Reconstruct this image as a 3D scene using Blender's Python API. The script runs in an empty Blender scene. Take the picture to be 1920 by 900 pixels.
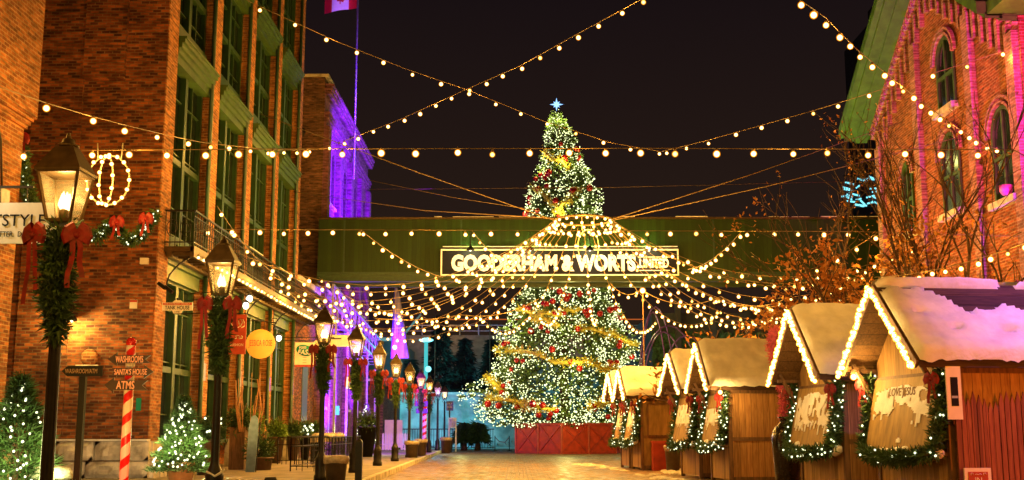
import bpy, math, random
from mathutils import Vector, Matrix
random.seed(7)
R = math.radians
S = bpy.context.scene
C = S.collection
# ---------------------------------------------------------------- camera, sky, exposure
F = 2150.0; CH = 1.40; PITCH = R(9.43); YAW = math.atan(7 / 2150)
cam_data = bpy.data.cameras.new('camera'); cam_data.sensor_width = 36; cam_data.lens = F / 1920 * 36
cam_data.clip_start = 0.3; cam_data.clip_end = 2000
cam = bpy.data.objects.new('camera', cam_data); C.objects.link(cam)
cam.location = (0, 0, CH); cam.rotation_euler = (R(90) + PITCH, 0, YAW); S.camera = cam
w = bpy.data.worlds.new('World'); S.world = w; w.use_nodes = True
wn = w.node_tree.nodes; wl = w.node_tree.links
bg = wn['Background']
tc = wn.new('ShaderNodeTexCoord'); sp = wn.new('ShaderNodeSeparateXYZ'); cr = wn.new('ShaderNodeValToRGB')
wl.new(tc.outputs['Generated'], sp.inputs[0]); wl.new(sp.outputs['Z'], cr.inputs[0]); wl.new(cr.outputs[0], bg.inputs[0])
cr.color_ramp.elements[0].position = 0.0; cr.color_ramp.elements[0].color = (0.034, 0.018, 0.010, 1)
cr.color_ramp.elements[1].position = 0.45; cr.color_ramp.elements[1].color = (0.0055, 0.0035, 0.0065, 1)
bg.inputs[1].default_value = 0.42
S.view_settings.view_transform = 'Standard'; S.view_settings.look = 'None'
S.view_settings.exposure = 1.0; S.view_settings.gamma = 1.0; S.view_settings.use_curve_mapping = False
S.cycles.use_denoising = True
S.cycles.sample_clamp_indirect = 2.0; S.cycles.sample_clamp_direct = 12.0
S.cycles.max_bounces = 5; S.cycles.diffuse_bounces = 2; S.cycles.glossy_bounces = 2
S.cycles.transmission_bounces = 3; S.cycles.transparent_max_bounces = 8; S.cycles.volume_bounces = 0
S.cycles.caustics_reflective = False; S.cycles.caustics_refractive = False

# ---------------------------------------------------------------- image point -> real point on a plane of the place
def ray(px, py):
    x = (px - 960) / F; u = -(py - 450) / F
    fy = math.cos(PITCH) - u * math.sin(PITCH); z = math.sin(PITCH) + u * math.cos(PITCH)
    return Vector((x * math.cos(YAW) - fy * math.sin(YAW), x * math.sin(YAW) + fy * math.cos(YAW), z))
EYE = Vector((0, 0, CH))
def onx(px, py, X): d = ray(px, py); return EYE + d * (X / d.x)
def ony(px, py, Y): d = ray(px, py); return EYE + d * (Y / d.y)
def onz(px, py, Z): d = ray(px, py); return EYE + d * ((Z - CH) / d.z)

# ---------------------------------------------------------------- materials
MATS = {}
def nt(name):
    m = bpy.data.materials.new(name); m.use_nodes = True; MATS[name] = m
    return m, m.node_tree.nodes, m.node_tree.links, m.node_tree.nodes['Principled BSDF']
def pbr(name, col, rough=0.6, metal=0.0, var=0.25, scale=6.0, bump=0.0, col2=None, stretch=None, spec=0.5, sss=0.0, bscale=None):
    m, n, l, b = nt(name)
    b.inputs['Roughness'].default_value = rough; b.inputs['Metallic'].default_value = metal
    b.inputs['Specular IOR Level'].default_value = spec
    t = n.new('ShaderNodeTexCoord'); mp = n.new('ShaderNodeMapping'); l.new(t.outputs['Object'], mp.inputs[0])
    if stretch: mp.inputs['Scale'].default_value = stretch
    no = n.new('ShaderNodeTexNoise'); no.inputs['Scale'].default_value = scale; no.inputs['Detail'].default_value = 5
    l.new(mp.outputs[0], no.inputs['Vector'])
    r = n.new('ShaderNodeValToRGB'); l.new(no.outputs['Fac'], r.inputs[0])
    c2 = col2 or tuple(c * (1 - var) for c in col); c1 = tuple(min(1, c * (1 + var * .6)) for c in col) if not col2 else col
    r.color_ramp.elements[0].position = .34; r.color_ramp.elements[1].position = .66
    r.color_ramp.elements[0].color = (*c2, 1); r.color_ramp.elements[1].color = (*c1, 1)
    l.new(r.outputs[0], b.inputs['Base Color'])
    if bump:
        bp = n.new('ShaderNodeBump'); bp.inputs['Strength'].default_value = bump; bp.inputs['Distance'].default_value = .03
        if bscale:
            n2 = n.new('ShaderNodeTexNoise'); n2.inputs['Scale'].default_value = bscale; n2.inputs['Detail'].default_value = 4
            l.new(mp.outputs[0], n2.inputs['Vector']); l.new(n2.outputs['Fac'], bp.inputs['Height'])
        else: l.new(no.outputs['Fac'], bp.inputs['Height'])
        l.new(bp.outputs[0], b.inputs['Normal'])
    return m
def emis(name, col, strength, rim=None, sample=False):
    m = bpy.data.materials.new(name); m.use_nodes = True; MATS[name] = m
    n = m.node_tree.nodes; l = m.node_tree.links
    for x in list(n): n.remove(x)
    o = n.new('ShaderNodeOutputMaterial'); e = n.new('ShaderNodeEmission')
    e.inputs[0].default_value = (*col, 1); e.inputs[1].default_value = strength
    if rim:      # glow round the bulb painted into the globe: bright core, deeper coloured rim
        lw = n.new('ShaderNodeLayerWeight'); lw.inputs[0].default_value = .5
        r = n.new('ShaderNodeValToRGB'); l.new(lw.outputs['Facing'], r.inputs[0])
        r.color_ramp.elements[0].position = .02; r.color_ramp.elements[0].color = (*col, 1)
        r.color_ramp.elements[1].position = .36; r.color_ramp.elements[1].color = (*rim, 1)
        l.new(r.outputs[0], e.inputs[0])
    l.new(e.outputs[0], o.inputs[0])
    try: m.cycles.emission_sampling = 'AUTO' if sample else 'NONE'
    except Exception: pass
    return m
def brick(name, c1, c2, mortar, bw=.23, rh=.085, ms=.011, patch=(.55, 1.25), bias=0.0, rough=.85, c3=None):
    m, n, l, b = nt(name); b.inputs['Roughness'].default_value = rough; b.inputs['Specular IOR Level'].default_value = .3
    g = n.new('ShaderNodeNewGeometry'); s = n.new('ShaderNodeSeparateXYZ'); l.new(g.outputs['Position'], s.inputs[0])
    sn = n.new('ShaderNodeSeparateXYZ'); l.new(g.outputs['True Normal'], sn.inputs[0])
    ab = n.new('ShaderNodeMath'); ab.operation = 'ABSOLUTE'; l.new(sn.outputs['X'], ab.inputs[0])
    gt = n.new('ShaderNodeMath'); gt.operation = 'GREATER_THAN'; gt.inputs[1].default_value = .6; l.new(ab.outputs[0], gt.inputs[0])
    mx = n.new('ShaderNodeMix'); mx.data_type = 'FLOAT'; l.new(gt.outputs[0], mx.inputs['Factor'])
    l.new(s.outputs['X'], mx.inputs['A']); l.new(s.outputs['Y'], mx.inputs['B'])
    cb = n.new('ShaderNodeCombineXYZ'); l.new(mx.outputs[0], cb.inputs['X']); l.new(s.outputs['Z'], cb.inputs['Y'])
    br = n.new('ShaderNodeTexBrick'); l.new(cb.outputs[0], br.inputs['Vector'])
    br.inputs['Scale'].default_value = 1; br.inputs['Brick Width'].default_value = bw; br.inputs['Row Height'].default_value = rh
    br.inputs['Mortar Size'].default_value = ms; br.inputs['Mortar Smooth'].default_value = .2; br.inputs['Bias'].default_value = bias
    br.inputs['Color1'].default_value = (*c1, 1); br.inputs['Color2'].default_value = (*c2, 1); br.inputs['Mortar'].default_value = (*mortar, 1)
    no = n.new('ShaderNodeTexNoise'); no.inputs['Scale'].default_value = .55; no.inputs['Detail'].default_value = 6; no.inputs['Roughness'].default_value = .7
    l.new(g.outputs['Position'], no.inputs['Vector'])
    mr = n.new('ShaderNodeMapRange'); mr.inputs['From Min'].default_value = .3; mr.inputs['From Max'].default_value = .7
    mr.inputs['To Min'].default_value = patch[0]; mr.inputs['To Max'].default_value = patch[1]; l.new(no.outputs['Fac'], mr.inputs['Value'])
    # streaky stains a few courses high
    mp = n.new('ShaderNodeMapping'); mp.inputs['Scale'].default_value = (2.2, 2.2, 11.0); l.new(g.outputs['Position'], mp.inputs[0])
    n3 = n.new('ShaderNodeTexNoise'); n3.inputs['Scale'].default_value = 1.0; n3.inputs['Detail'].default_value = 3; l.new(mp.outputs[0], n3.inputs['Vector'])
    m3 = n.new('ShaderNodeMapRange'); m3.inputs['From Min'].default_value = .35; m3.inputs['From Max'].default_value = .65
    m3.inputs['To Min'].default_value = .5; m3.inputs['To Max'].default_value = 1.25; l.new(n3.outputs['Fac'], m3.inputs['Value'])
    mm = n.new('ShaderNodeMath'); mm.operation = 'MULTIPLY'; l.new(mr.outputs[0], mm.inputs[0]); l.new(m3.outputs[0], mm.inputs[1])
    vm = n.new('ShaderNodeVectorMath'); vm.operation = 'SCALE'; l.new(br.outputs['Color'], vm.inputs[0]); l.new(mm.outputs[0], vm.inputs['Scale'])
    l.new(vm.outputs[0], b.inputs['Base Color'])
    bp = n.new('ShaderNodeBump'); bp.inputs['Strength'].default_value = .6; bp.inputs['Distance'].default_value = .012; bp.invert = True
    l.new(br.outputs['Fac'], bp.inputs['Height']); l.new(bp.outputs[0], b.inputs['Normal'])
    return m
def planks(name, col, dark, width=.16, axis='X', rough=.75):
    """boards: grooves every WIDTH metres across AXIS, grain along the boards"""
    m, n, l, b = nt(name); b.inputs['Roughness'].default_value = rough; b.inputs['Specular IOR Level'].default_value = .3
    t = n.new('ShaderNodeTexCoord'); s = n.new('ShaderNodeSeparateXYZ'); l.new(t.outputs['Object'], s.inputs[0])
    dv = n.new('ShaderNodeMath'); dv.operation = 'DIVIDE'; dv.inputs[1].default_value = width; l.new(s.outputs[axis], dv.inputs[0])
    fr = n.new('ShaderNodeMath'); fr.operation = 'FRACT'; l.new(dv.outputs[0], fr.inputs[0])
    pp = n.new('ShaderNodeMath'); pp.operation = 'PINGPONG'; pp.inputs[1].default_value = .5; l.new(fr.outputs[0], pp.inputs[0])
    gr = n.new('ShaderNodeMapRange'); gr.inputs['From Max'].default_value = .05; l.new(pp.outputs[0], gr.inputs['Value'])
    fl = n.new('ShaderNodeMath'); fl.operation = 'FLOOR'; l.new(dv.outputs[0], fl.inputs[0])
    wn_ = n.new('ShaderNodeTexWhiteNoise'); wn_.noise_dimensions = '1D'; l.new(fl.outputs[0], wn_.inputs['W'])
    mp = n.new('ShaderNodeMapping'); l.new(t.outputs['Object'], mp.inputs[0])
    sc = {'X': (14, 14, 1.2), 'Y': (14, 14, 1.2), 'Z': (1.2, 1.2, 14)}[axis]; mp.inputs['Scale'].default_value = sc
    ad = n.new('ShaderNodeVectorMath'); ad.operation = 'ADD'; l.new(mp.outputs[0], ad.inputs[0]); l.new(wn_.outputs['Color'], ad.inputs[1])
    no = n.new('ShaderNodeTexNoise'); no.inputs['Scale'].default_value = 1.6; no.inputs['Detail'].default_value = 6; no.inputs['Distortion'].default_value = 1.2; l.new(ad.outputs[0], no.inputs['Vector'])
    r = n.new('ShaderNodeValToRGB'); r.color_ramp.elements[0].position = .3; r.color_ramp.elements[1].position = .7
    r.color_ramp.elements[0].color = (*dark, 1); r.color_ramp.elements[1].color = (*col, 1); l.new(no.outputs['Fac'], r.inputs[0])
    br = n.new('ShaderNodeMapRange'); br.inputs['To Min'].default_value = .7; br.inputs['To Max'].default_value = 1.15; l.new(wn_.outputs['Value'], br.inputs['Value'])
    g2 = n.new('ShaderNodeMapRange'); g2.inputs['To Min'].default_value = .3; l.new(gr.outputs[0], g2.inputs['Value'])
    mu = n.new('ShaderNodeMath'); mu.operation = 'MULTIPLY'; l.new(br.outputs[0], mu.inputs[0]); l.new(g2.outputs[0], mu.inputs[1])
    vm = n.new('ShaderNodeVectorMath'); vm.operation = 'SCALE'; l.new(r.outputs[0], vm.inputs[0]); l.new(mu.outputs[0], vm.inputs['Scale'])
    l.new(vm.outputs[0], b.inputs['Base Color'])
    bp = n.new('ShaderNodeBump'); bp.inputs['Strength'].default_value = .5; bp.inputs['Distance'].default_value = .01
    l.new(gr.outputs[0], bp.inputs['Height']); l.new(bp.outputs[0], b.inputs['Normal'])
    return m

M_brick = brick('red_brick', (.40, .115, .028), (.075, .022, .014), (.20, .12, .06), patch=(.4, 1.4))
M_brick_lit = brick('orange_lit_brick', (.48, .17, .04), (.20, .06, .022), (.42, .26, .12), patch=(.7, 1.2))  # lighter copy of the red brick, warm street light put into its colour
M_brick_old = brick('brown_brick', (.24, .11, .06), (.09, .045, .03), (.16, .11, .08))
M_brick_pale = brick('street_side_brick', (.22, .085, .12), (.13, .05, .075), (.24, .12, .17), patch=(.75, 1.15))  # violet floodlight tint put into the brick colour
M_brick_right = brick('orange_red_brick', (.40, .09, .04), (.20, .045, .025), (.36, .19, .13), rh=.1, bw=.27, ms=.016, patch=(.7, 1.2))
M_brick_trim = brick('projecting_brick', (.40, .16, .14), (.28, .11, .10), (.40, .26, .24), rh=.1, bw=.27, ms=.014, patch=(.8, 1.15))
M_stone = pbr('limestone', (.58, .52, .42), .85, var=.5, scale=3, bump=1.0, bscale=7)
M_green = pbr('green_paint', (.018, .055, .015), .45, var=.3, scale=3)
M_green_hood = pbr('green_cornice_paint', (.035, .085, .014), .5, var=.35, scale=3)
M_green_bridge = planks('green_cladding', (.017, .042, .005), (.012, .030, .004), .22, 'X', .5)
M_eaves = pbr('green_eaves_paint', (.045, .14, .012), .5, var=.3, scale=3)
M_green_dark = pbr('dark_green_iron', (.02, .05, .025), .4)
M_glass_dark = pbr('night_window_glass', (.012, .02, .014), .08, var=.3, spec=.8)
M_iron = pbr('black_iron', (.014, .012, .012), .38, .4, var=.3, scale=10)
M_bronze = pbr('bronze_lantern_metal', (.085, .055, .025), .42, .6, var=.35, scale=8)
M_wire = pbr('steel_cable', (.25, .17, .08), .5, .3)
M_snow = pbr('snow', (.80, .78, .76), .8, var=.14, scale=3, bump=.6, bscale=12, spec=.3)
M_snow_dirty = pbr('trodden_snow', (.62, .58, .52), .8, var=.3, scale=9, bump=.8, bscale=16)
M_wood = planks('weathered_boards', (.52, .28, .10), (.28, .13, .045), .17, 'X')
M_wood_y = planks('weathered_front_boards', (.50, .30, .11), (.28, .15, .05), .16, 'Y')
M_wood_frame = pbr('timber_frame', (.16, .08, .035), .75, var=.4, scale=3, stretch=(6, 6, 1), bump=.3)
M_wood_dark = planks('dark_roof_boards', (.10, .05, .03), (.045, .022, .015), .2, 'Z')
M_soffit = planks('soffit_boards', (.26, .14, .05), (.12, .06, .022), .2, 'Y')
M_ply = pbr('plywood_shutter', (.31, .185, .05), .7, var=.35, scale=2.5, stretch=(3, 3, .7), bump=.1)
M_picket_red = planks('red_pickets', (.36, .12, .03), (.22, .055, .015), .11, 'X')
M_red_wood = pbr('red_painted_boards', (.36, .028, .008), .55, var=.3, scale=3)
M_red_velvet = pbr('red_velvet', (.22, .004, .006), .6, var=.45, scale=9)
M_red_gloss = pbr('red_gloss', (.40, .012, .01), .2, .2, var=.1)
M_pink = pbr('pink_feathers', (.95, .20, .36), .8, var=.3, scale=12)
M_needle = pbr('evergreen_needles', (.045, .10, .024), .7, var=.5, scale=5)
M_needle_dark = pbr('dark_conifer', (.012, .028, .014), .85, var=.5, scale=1)
M_gold = pbr('gold_tinsel', (.62, .45, .06), .5, .1, var=.4, scale=6)
M_leaf = pbr('orange_autumn_leaves', (.52, .22, .045), .75, var=.5, scale=2)
M_bark = pbr('bark', (.09, .05, .028), .9, var=.4, scale=8, bump=.5)
M_white = pbr('white_paint', (.72, .68, .62), .5, var=.08)
M_cream = pbr('cream_panel', (.82, .72, .52), .5, var=.06)
M_black = pbr('black_panel', (.007, .006, .006), .7, spec=.2)
M_brown_panel = pbr('dark_brown_panel', (.035, .015, .010), .5)
M_orange = pbr('orange_panel', (.95, .50, .10), .5, var=.05)
M_redpanel = pbr('red_panel', (.45, .05, .02), .6, var=.15)
M_teal = pbr('teal_paint', (.0, .24, .17), .5, var=.05)
M_terracotta = pbr('terracotta', (.42, .17, .075), .75, var=.25)
M_brownpot = pbr('brown_planter', (.10, .05, .03), .6, var=.25)
M_concrete = pbr('concrete', (.22, .20, .18), .85, var=.25, scale=2, bump=.2)
M_pave = pbr('pavement_slabs', (.26, .215, .165), .72, var=.4, scale=1.4, bump=.35, bscale=30)
M_dark = pbr('dark_render', (.05, .045, .045), .8, var=.3, scale=1)
M_steel = pbr('galvanised_steel', (.35, .35, .38), .4, .7)
M_plastic = pbr('clear_plastic_wrap', (.5, .42, .34), .25, var=.3, scale=12, bump=.6)
M_bin = pbr('brown_bin', (.07, .045, .03), .5, var=.3)
M_blue = pbr('blue_fabric', (.16, .16, .40), .5, scale=1.6, col2=(.01, .015, .16), stretch=(5, 5, .25))
M_flagwhite = pbr('white_flag_cloth', (.8, .8, .8), .7, var=.05)
M_flagred = pbr('red_flag_cloth', (.6, .01, .02), .7, var=.1)
M_ivory_letters = pbr('ivory_letters', (.80, .74, .55), .5, var=.05)
M_ivory_big = pbr('white_painted_letters', (.85, .84, .78), .5, var=.04)
M_grey_letters = pbr('faded_bronze_letters', (.26, .15, .08), .5)
M_frost = pbr('pale_blue_enamel', (.16, .26, .42), .4, var=.2)
M_arc = pbr('purple_steel', (.20, .08, .36), .4, .3)

E_bulb = emis('bulb_glass', (1.0, .70, .20), 7.0, rim=(.075, .020, .0004))
E_bulb_dim = emis('dim_bulb_glass', (1.0, .62, .12), 3.6, rim=(.09, .024, .0004))
E_bulb_soft = emis('gable_bulb_glass', (1.0, .80, .38), 5.5, rim=(.45, .18, .01))
E_fairy = emis('fairy_light', (.92, 1.0, .46), 1.35)
E_fairy_warm = emis('warm_fairy_light', (.95, .98, .55), 1.7)
E_flame = emis('gas_flame', (1.0, .68, .22), 3.5)
E_flame_purple = emis('violet_lamp', (.55, .25, 1.0), 3.0)
E_star = emis('blue_star', (.25, .5, 1.0), 1.2)
E_white = emis('lit_lamp', (1.0, .92, .7), 3.5)
E_cyan = emis('cyan_lamp', (.2, .9, 1.0), 1.4)
E_cyan_low = emis('low_cyan_glow', (.2, .8, .95), .8)
E_amber = emis('amber_sign_tubes', (1.0, .55, .12), 1.2)
E_blue = emis('blue_screen', (.1, .4, 1.0), 1.2)
E_plate = emis('amber_plate_glow', (1.0, .55, .22), .5)
E_plate_purple = emis('violet_plate_glow', (.5, .12, 1.0), .6)

def glass(name, col, alpha=.16):
    m, n, l, b = nt(name)
    b.inputs['Base Color'].default_value = (*col, 1); b.inputs['Roughness'].default_value = .12
    b.inputs['Alpha'].default_value = alpha; b.inputs['Specular IOR Level'].default_value = .8
    return m
M_lantern_glass = glass('lantern_glass', (.55, .5, .32), .12)

def ground_mat():
    m, n, l, b = nt('cobbles'); b.inputs['Roughness'].default_value = .5
    g = n.new('ShaderNodeNewGeometry')
    wv = n.new('ShaderNodeTexNoise'); wv.inputs['Scale'].default_value = 3; l.new(g.outputs['Position'], wv.inputs['Vector'])
    ws = n.new('ShaderNodeVectorMath'); ws.operation = 'MULTIPLY_ADD'; ws.inputs[1].default_value = (.06, .06, .06); l.new(wv.outputs['Color'], ws.inputs[0]); l.new(g.outputs['Position'], ws.inputs[2])
    br = n.new('ShaderNodeTexBrick'); l.new(ws.outputs[0], br.inputs['Vector'])
    br.inputs['Scale'].default_value = 1; br.inputs['Brick Width'].default_value = .26; br.inputs['Row Height'].default_value = .15
    br.inputs['Mortar Size'].default_value = .018; br.inputs['Mortar Smooth'].default_value = .5
    br.inputs['Color1'].default_value = (.33, .17, .05, 1); br.inputs['Color2'].default_value = (.10, .052, .018, 1); br.inputs['Mortar'].default_value = (.035, .025, .018, 1)
    no = n.new('ShaderNodeTexNoise'); no.inputs['Scale'].default_value = .5; no.inputs['Detail'].default_value = 7; l.new(g.outputs['Position'], no.inputs['Vector'])
    r = n.new('ShaderNodeMapRange'); r.inputs['From Min'].default_value = .3; r.inputs['From Max'].default_value = .7; r.inputs['To Min'].default_value = .55; r.inputs['To Max'].default_value = 1.4; l.new(no.outputs['Fac'], r.inputs['Value'])
    vm = n.new('ShaderNodeVectorMath'); vm.operation = 'SCALE'; l.new(br.outputs['Color'], vm.inputs[0]); l.new(r.outputs[0], vm.inputs['Scale'])
    # thin trodden snow left in patches
    n2 = n.new('ShaderNodeTexNoise'); n2.inputs['Scale'].default_value = 1.7; n2.inputs['Detail'].default_value = 8; n2.inputs['Roughness'].default_value = .7; l.new(g.outputs['Position'], n2.inputs['Vector'])
    nb_ = n.new('ShaderNodeTexNoise'); nb_.inputs['Scale'].default_value = 3.2; nb_.inputs['Detail'].default_value = 4; l.new(g.outputs['Position'], nb_.inputs['Vector'])
    rb = n.new('ShaderNodeMapRange'); rb.inputs['From Min'].default_value = .35; rb.inputs['From Max'].default_value = .65; rb.inputs['To Min'].default_value = .45; rb.inputs['To Max'].default_value = 1.5; l.new(nb_.outputs['Fac'], rb.inputs['Value'])
    vb = n.new('ShaderNodeVectorMath'); vb.operation = 'SCALE'; l.new(vm.outputs[0], vb.inputs[0]); l.new(rb.outputs[0], vb.inputs['Scale']); vm = vb
    rr_ = n.new('ShaderNodeMapRange'); rr_.inputs['From Min'].default_value = .4; rr_.inputs['From Max'].default_value = .6; rr_.inputs['To Min'].default_value = .28; rr_.inputs['To Max'].default_value = .75; l.new(nb_.outputs['Fac'], rr_.inputs['Value']); l.new(rr_.outputs[0], b.inputs['Roughness'])
    r2 = n.new('ShaderNodeMapRange'); r2.inputs['From Min'].default_value = .58; r2.inputs['From Max'].default_value = .72; r2.inputs['To Max'].default_value = .3; l.new(n2.outputs['Fac'], r2.inputs['Value'])
    mx = n.new('ShaderNodeMix'); mx.data_type = 'RGBA'; l.new(r2.outputs[0], mx.inputs['Factor']); l.new(vm.outputs[0], mx.inputs['A']); mx.inputs['B'].default_value = (.5, .45, .4, 1)
    l.new(mx.outputs['Result'], b.inputs['Base Color'])
    bp = n.new('ShaderNodeBump'); bp.inputs['Strength'].default_value = .9; bp.inputs['Distance'].default_value = .03; bp.invert = True
    l.new(br.outputs['Fac'], bp.inputs['Height']); l.new(bp.outputs[0], b.inputs['Normal'])
    return m
M_cobbles = ground_mat()

# ---------------------------------------------------------------- mesh builder
ORIGIN = {}
class MB:
    def __init__(s): s.v = []; s.f = []; s.sm = []
    def add(s, vs, fs, smooth=False):
        b = len(s.v); s.v += [Vector(v) for v in vs]; s.f += [tuple(b + i for i in f) for f in fs]; s.sm += [smooth] * len(fs); return s
    def box(s, x0, x1, y0, y1, z0, z1, M=None):
        if x0 > x1: x0, x1 = x1, x0
        if y0 > y1: y0, y1 = y1, y0
        if z0 > z1: z0, z1 = z1, z0
        vs = [Vector((x, y, z)) for z in (z0, z1) for y in (y0, y1) for x in (x0, x1)]
        if M is not None: vs = [M @ v for v in vs]
        return s.add(vs, [(0, 2, 3, 1), (4, 5, 7, 6), (0, 1, 5, 4), (2, 6, 7, 3), (0, 4, 6, 2), (1, 3, 7, 5)])
    def bar(s, a, b, wx, wy=None, up=(0, 0, 1)):
        """square bar from a to b"""
        a = Vector(a); b = Vector(b); wy = wy or wx; d = (b - a); L = d.length; d.normalize()
        u = Vector(up)
        if abs(d.dot(u)) > .98: u = Vector((0, 1, 0))
        x = d.cross(u).normalized(); y = x.cross(d).normalized()
        vs = []
        for p in (a, b):
            for sx, sy in ((-1, -1), (1, -1), (1, 1), (-1, 1)): vs.append(p + x * sx * wx / 2 + y * sy * wy / 2)
        return s.add(vs, [(3, 2, 1, 0), (4, 5, 6, 7), (0, 1, 5, 4), (1, 2, 6, 5), (2, 3, 7, 6), (3, 0, 4, 7)])
    def tube(s, pts, r, n=6, smooth=True):
        pts = [Vector(p) for p in pts]; rs = r if isinstance(r, (list, tuple)) else [r] * len(pts)
        vs = []; fs = []
        ref = None
        for i, p in enumerate(pts):
            d = (pts[min(i + 1, len(pts) - 1)] - pts[max(i - 1, 0)]).normalized()
            if ref is None: ref = Vector((0, 0, 1)) if abs(d.z) < .9 else Vector((0, 1, 0))
            x = d.cross(ref)
            if x.length < 1e-4: x = d.cross(Vector((1, 0, 0)))
            x.normalize(); y = x.cross(d).normalized(); ref = -y if False else ref
            for k in range(n):
                a = 2 * math.pi * k / n; vs.append(p + x * math.cos(a) * rs[i] + y * math.sin(a) * rs[i])
        for i in range(len(pts) - 1):
            for k in range(n):
                a = i * n + k; b = i * n + (k + 1) % n; fs.append((a, b, b + n, a + n))
        fs.append(tuple(range(n))[::-1]); fs.append(tuple(range((len(pts) - 1) * n, len(pts) * n)))
        return s.add(vs, fs, smooth)
    def lathe(s, c, prof, n=12, smooth=True, M=None, phase=0.0):
        """prof: list of (radius, z) from bottom to top"""
        c = Vector(c); vs = []; fs = []
        for r, z in prof:
            for k in range(n):
                a = 2 * math.pi * (k + phase) / n; v = Vector((r * math.cos(a), r * math.sin(a), z))
                if M is not None: v = M @ v
                vs.append(c + v)
        for i in range(len(prof) - 1):
            for k in range(n):
                a = i * n + k; b = i * n + (k + 1) % n; fs.append((a, b, b + n, a + n))
        fs.append(tuple(range(n))[::-1]); fs.append(tuple(range((len(prof) - 1) * n, len(prof) * n)))
        return s.add(vs, fs, smooth)
    def ball(s, c, r, n=8, m=5, sq=(1, 1, 1)):
        c = Vector(c); vs = [c + Vector((0, 0, -r * sq[2]))]; fs = []
        for i in range(1, m):
            t = math.pi * i / m
            for k in range(n):
                a = 2 * math.pi * k / n
                vs.append(c + Vector((r * sq[0] * math.sin(t) * math.cos(a), r * sq[1] * math.sin(t) * math.sin(a), -r * sq[2] * math.cos(t))))
        vs.append(c + Vector((0, 0, r * sq[2])))
        for k in range(n): fs.append((0, 1 + (k + 1) % n, 1 + k))
        for i in range(m - 2):
            for k in range(n):
                a = 1 + i * n + k; b = 1 + i * n + (k + 1) % n; fs.append((a, b, b + n, a + n))
        t = 1 + (m - 2) * n
        for k in range(n): fs.append((t + k, t + (k + 1) % n, len(vs) - 1))
        return s.add(vs, fs, True)
    def octa(s, c, r):
        c = Vector(c); vs = [c + Vector(p) * r for p in ((1, 0, 0), (-1, 0, 0), (0, 1, 0), (0, -1, 0), (0, 0, 1), (0, 0, -1))]
        return s.add(vs, [(0, 2, 4), (2, 1, 4), (1, 3, 4), (3, 0, 4), (2, 0, 5), (1, 2, 5), (3, 1, 5), (0, 3, 5)], True)
    def poly(s, pts, thick, axis):
        """closed outline (list of 3-D points in a plane) given thickness along the vector AXIS"""
        a = Vector(axis) * thick; n = len(pts); vs = [Vector(p) for p in pts] + [Vector(p) + a for p in pts]
        fs = [tuple(range(n))[::-1], tuple(range(n, 2 * n))] + [(i, (i + 1) % n, n + (i + 1) % n, n + i) for i in range(n)]
        return s.add(vs, fs)
    def tri(s, a, b, c): return s.add([a, b, c], [(0, 1, 2)])
    def build(s, name, mat, parent=None, world=True):
        me = bpy.data.meshes.new(name)
        off = ORIGIN.get(parent.name, Vector((0, 0, 0))) if (parent is not None and world) else Vector((0, 0, 0))
        me.from_pydata([v - off for v in s.v], [], s.f); me.materials.append(mat)
        if any(s.sm): me.polygons.foreach_set('use_smooth', s.sm)
        me.update()
        o = bpy.data.objects.new(name, me); C.objects.link(o)
        if parent is not None: o.parent = parent; ORIGIN[o.name] = off
        return o
def rough_block(mb, x0, x1, y, yb, z0, z1, rnd, amp=.05):
    nx = max(3, int((x1 - x0) / .12)); nz = 4; vs = []
    for i in range(nx + 1):
        for j in range(nz + 1):
            e = (i in (0, nx)) or (j in (0, nz)); vs.append((x0 + (x1 - x0) * i / nx, y + (.05 if e else -amp * rnd.uniform(-.3, 1.6)), z0 + (z1 - z0) * j / nz))
    mb.add(vs, [(i * (nz + 1) + j, (i + 1) * (nz + 1) + j, (i + 1) * (nz + 1) + j + 1, i * (nz + 1) + j + 1) for i in range(nx) for j in range(nz)])
    mb.box(x0, x1, y + .05, yb, z0, z1)
def tag(o, label=None, cat=None, group=None, kind=None):
    if label: o['label'] = label
    if cat: o['category'] = cat
    if group: o['group'] = group
    if kind: o['kind'] = kind
    return o
def thing(name, label, cat, loc=(0, 0, 0), group=None, rz=0.0):
    o = bpy.data.objects.new(name, None); C.objects.link(o); o.location = loc; o.rotation_euler = (0, 0, rz)
    o.empty_display_size = .2; ORIGIN[o.name] = Vector(loc)
    return tag(o, label, cat, group)
def struct(o): o['kind'] = 'structure'; return o
def put(name, me, parent, loc, world=True, rot=None, scale=None):
    """another copy of a small mesh as its own part"""
    o = bpy.data.objects.new(name, me); C.objects.link(o); o.parent = parent
    off = ORIGIN.get(parent.name, Vector((0, 0, 0))) if world else Vector((0, 0, 0))
    o.location = Vector(loc) - off
    if rot: o.rotation_euler = rot
    if scale: o.scale = (scale, scale, scale) if not isinstance(scale, tuple) else scale
    return o
def text(name, s, size, mat, parent, loc, rot=(R(90), 0, 0), ext=.01, align='CENTER', sx=1.0, off=0.0, world=True, spacing=1.0, shear=0.0):
    cu = bpy.data.curves.new('lettering', 'FONT'); cu.body = s; cu.size = size; cu.extrude = ext; cu.align_x = align; cu.align_y = 'CENTER'
    cu.offset = off; cu.space_character = spacing; cu.shear = shear; cu.resolution_u = 3
    t = bpy.data.objects.new('lettering', cu); C.objects.link(t)
    bpy.context.view_layer.update()
    me = bpy.data.meshes.new_from_object(t.evaluated_get(bpy.context.evaluated_depsgraph_get()))
    bpy.data.objects.remove(t); me.materials.clear(); me.materials.append(mat)
    o = bpy.data.objects.new(name, me); C.objects.link(o); o.parent = parent
    o_ = ORIGIN.get(parent.name, Vector((0, 0, 0))) if (parent is not None and world) else Vector((0, 0, 0))
    o.location = Vector(loc) - o_; o.rotation_euler = rot; o.scale = (sx, 1, 1)
    return o
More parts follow.
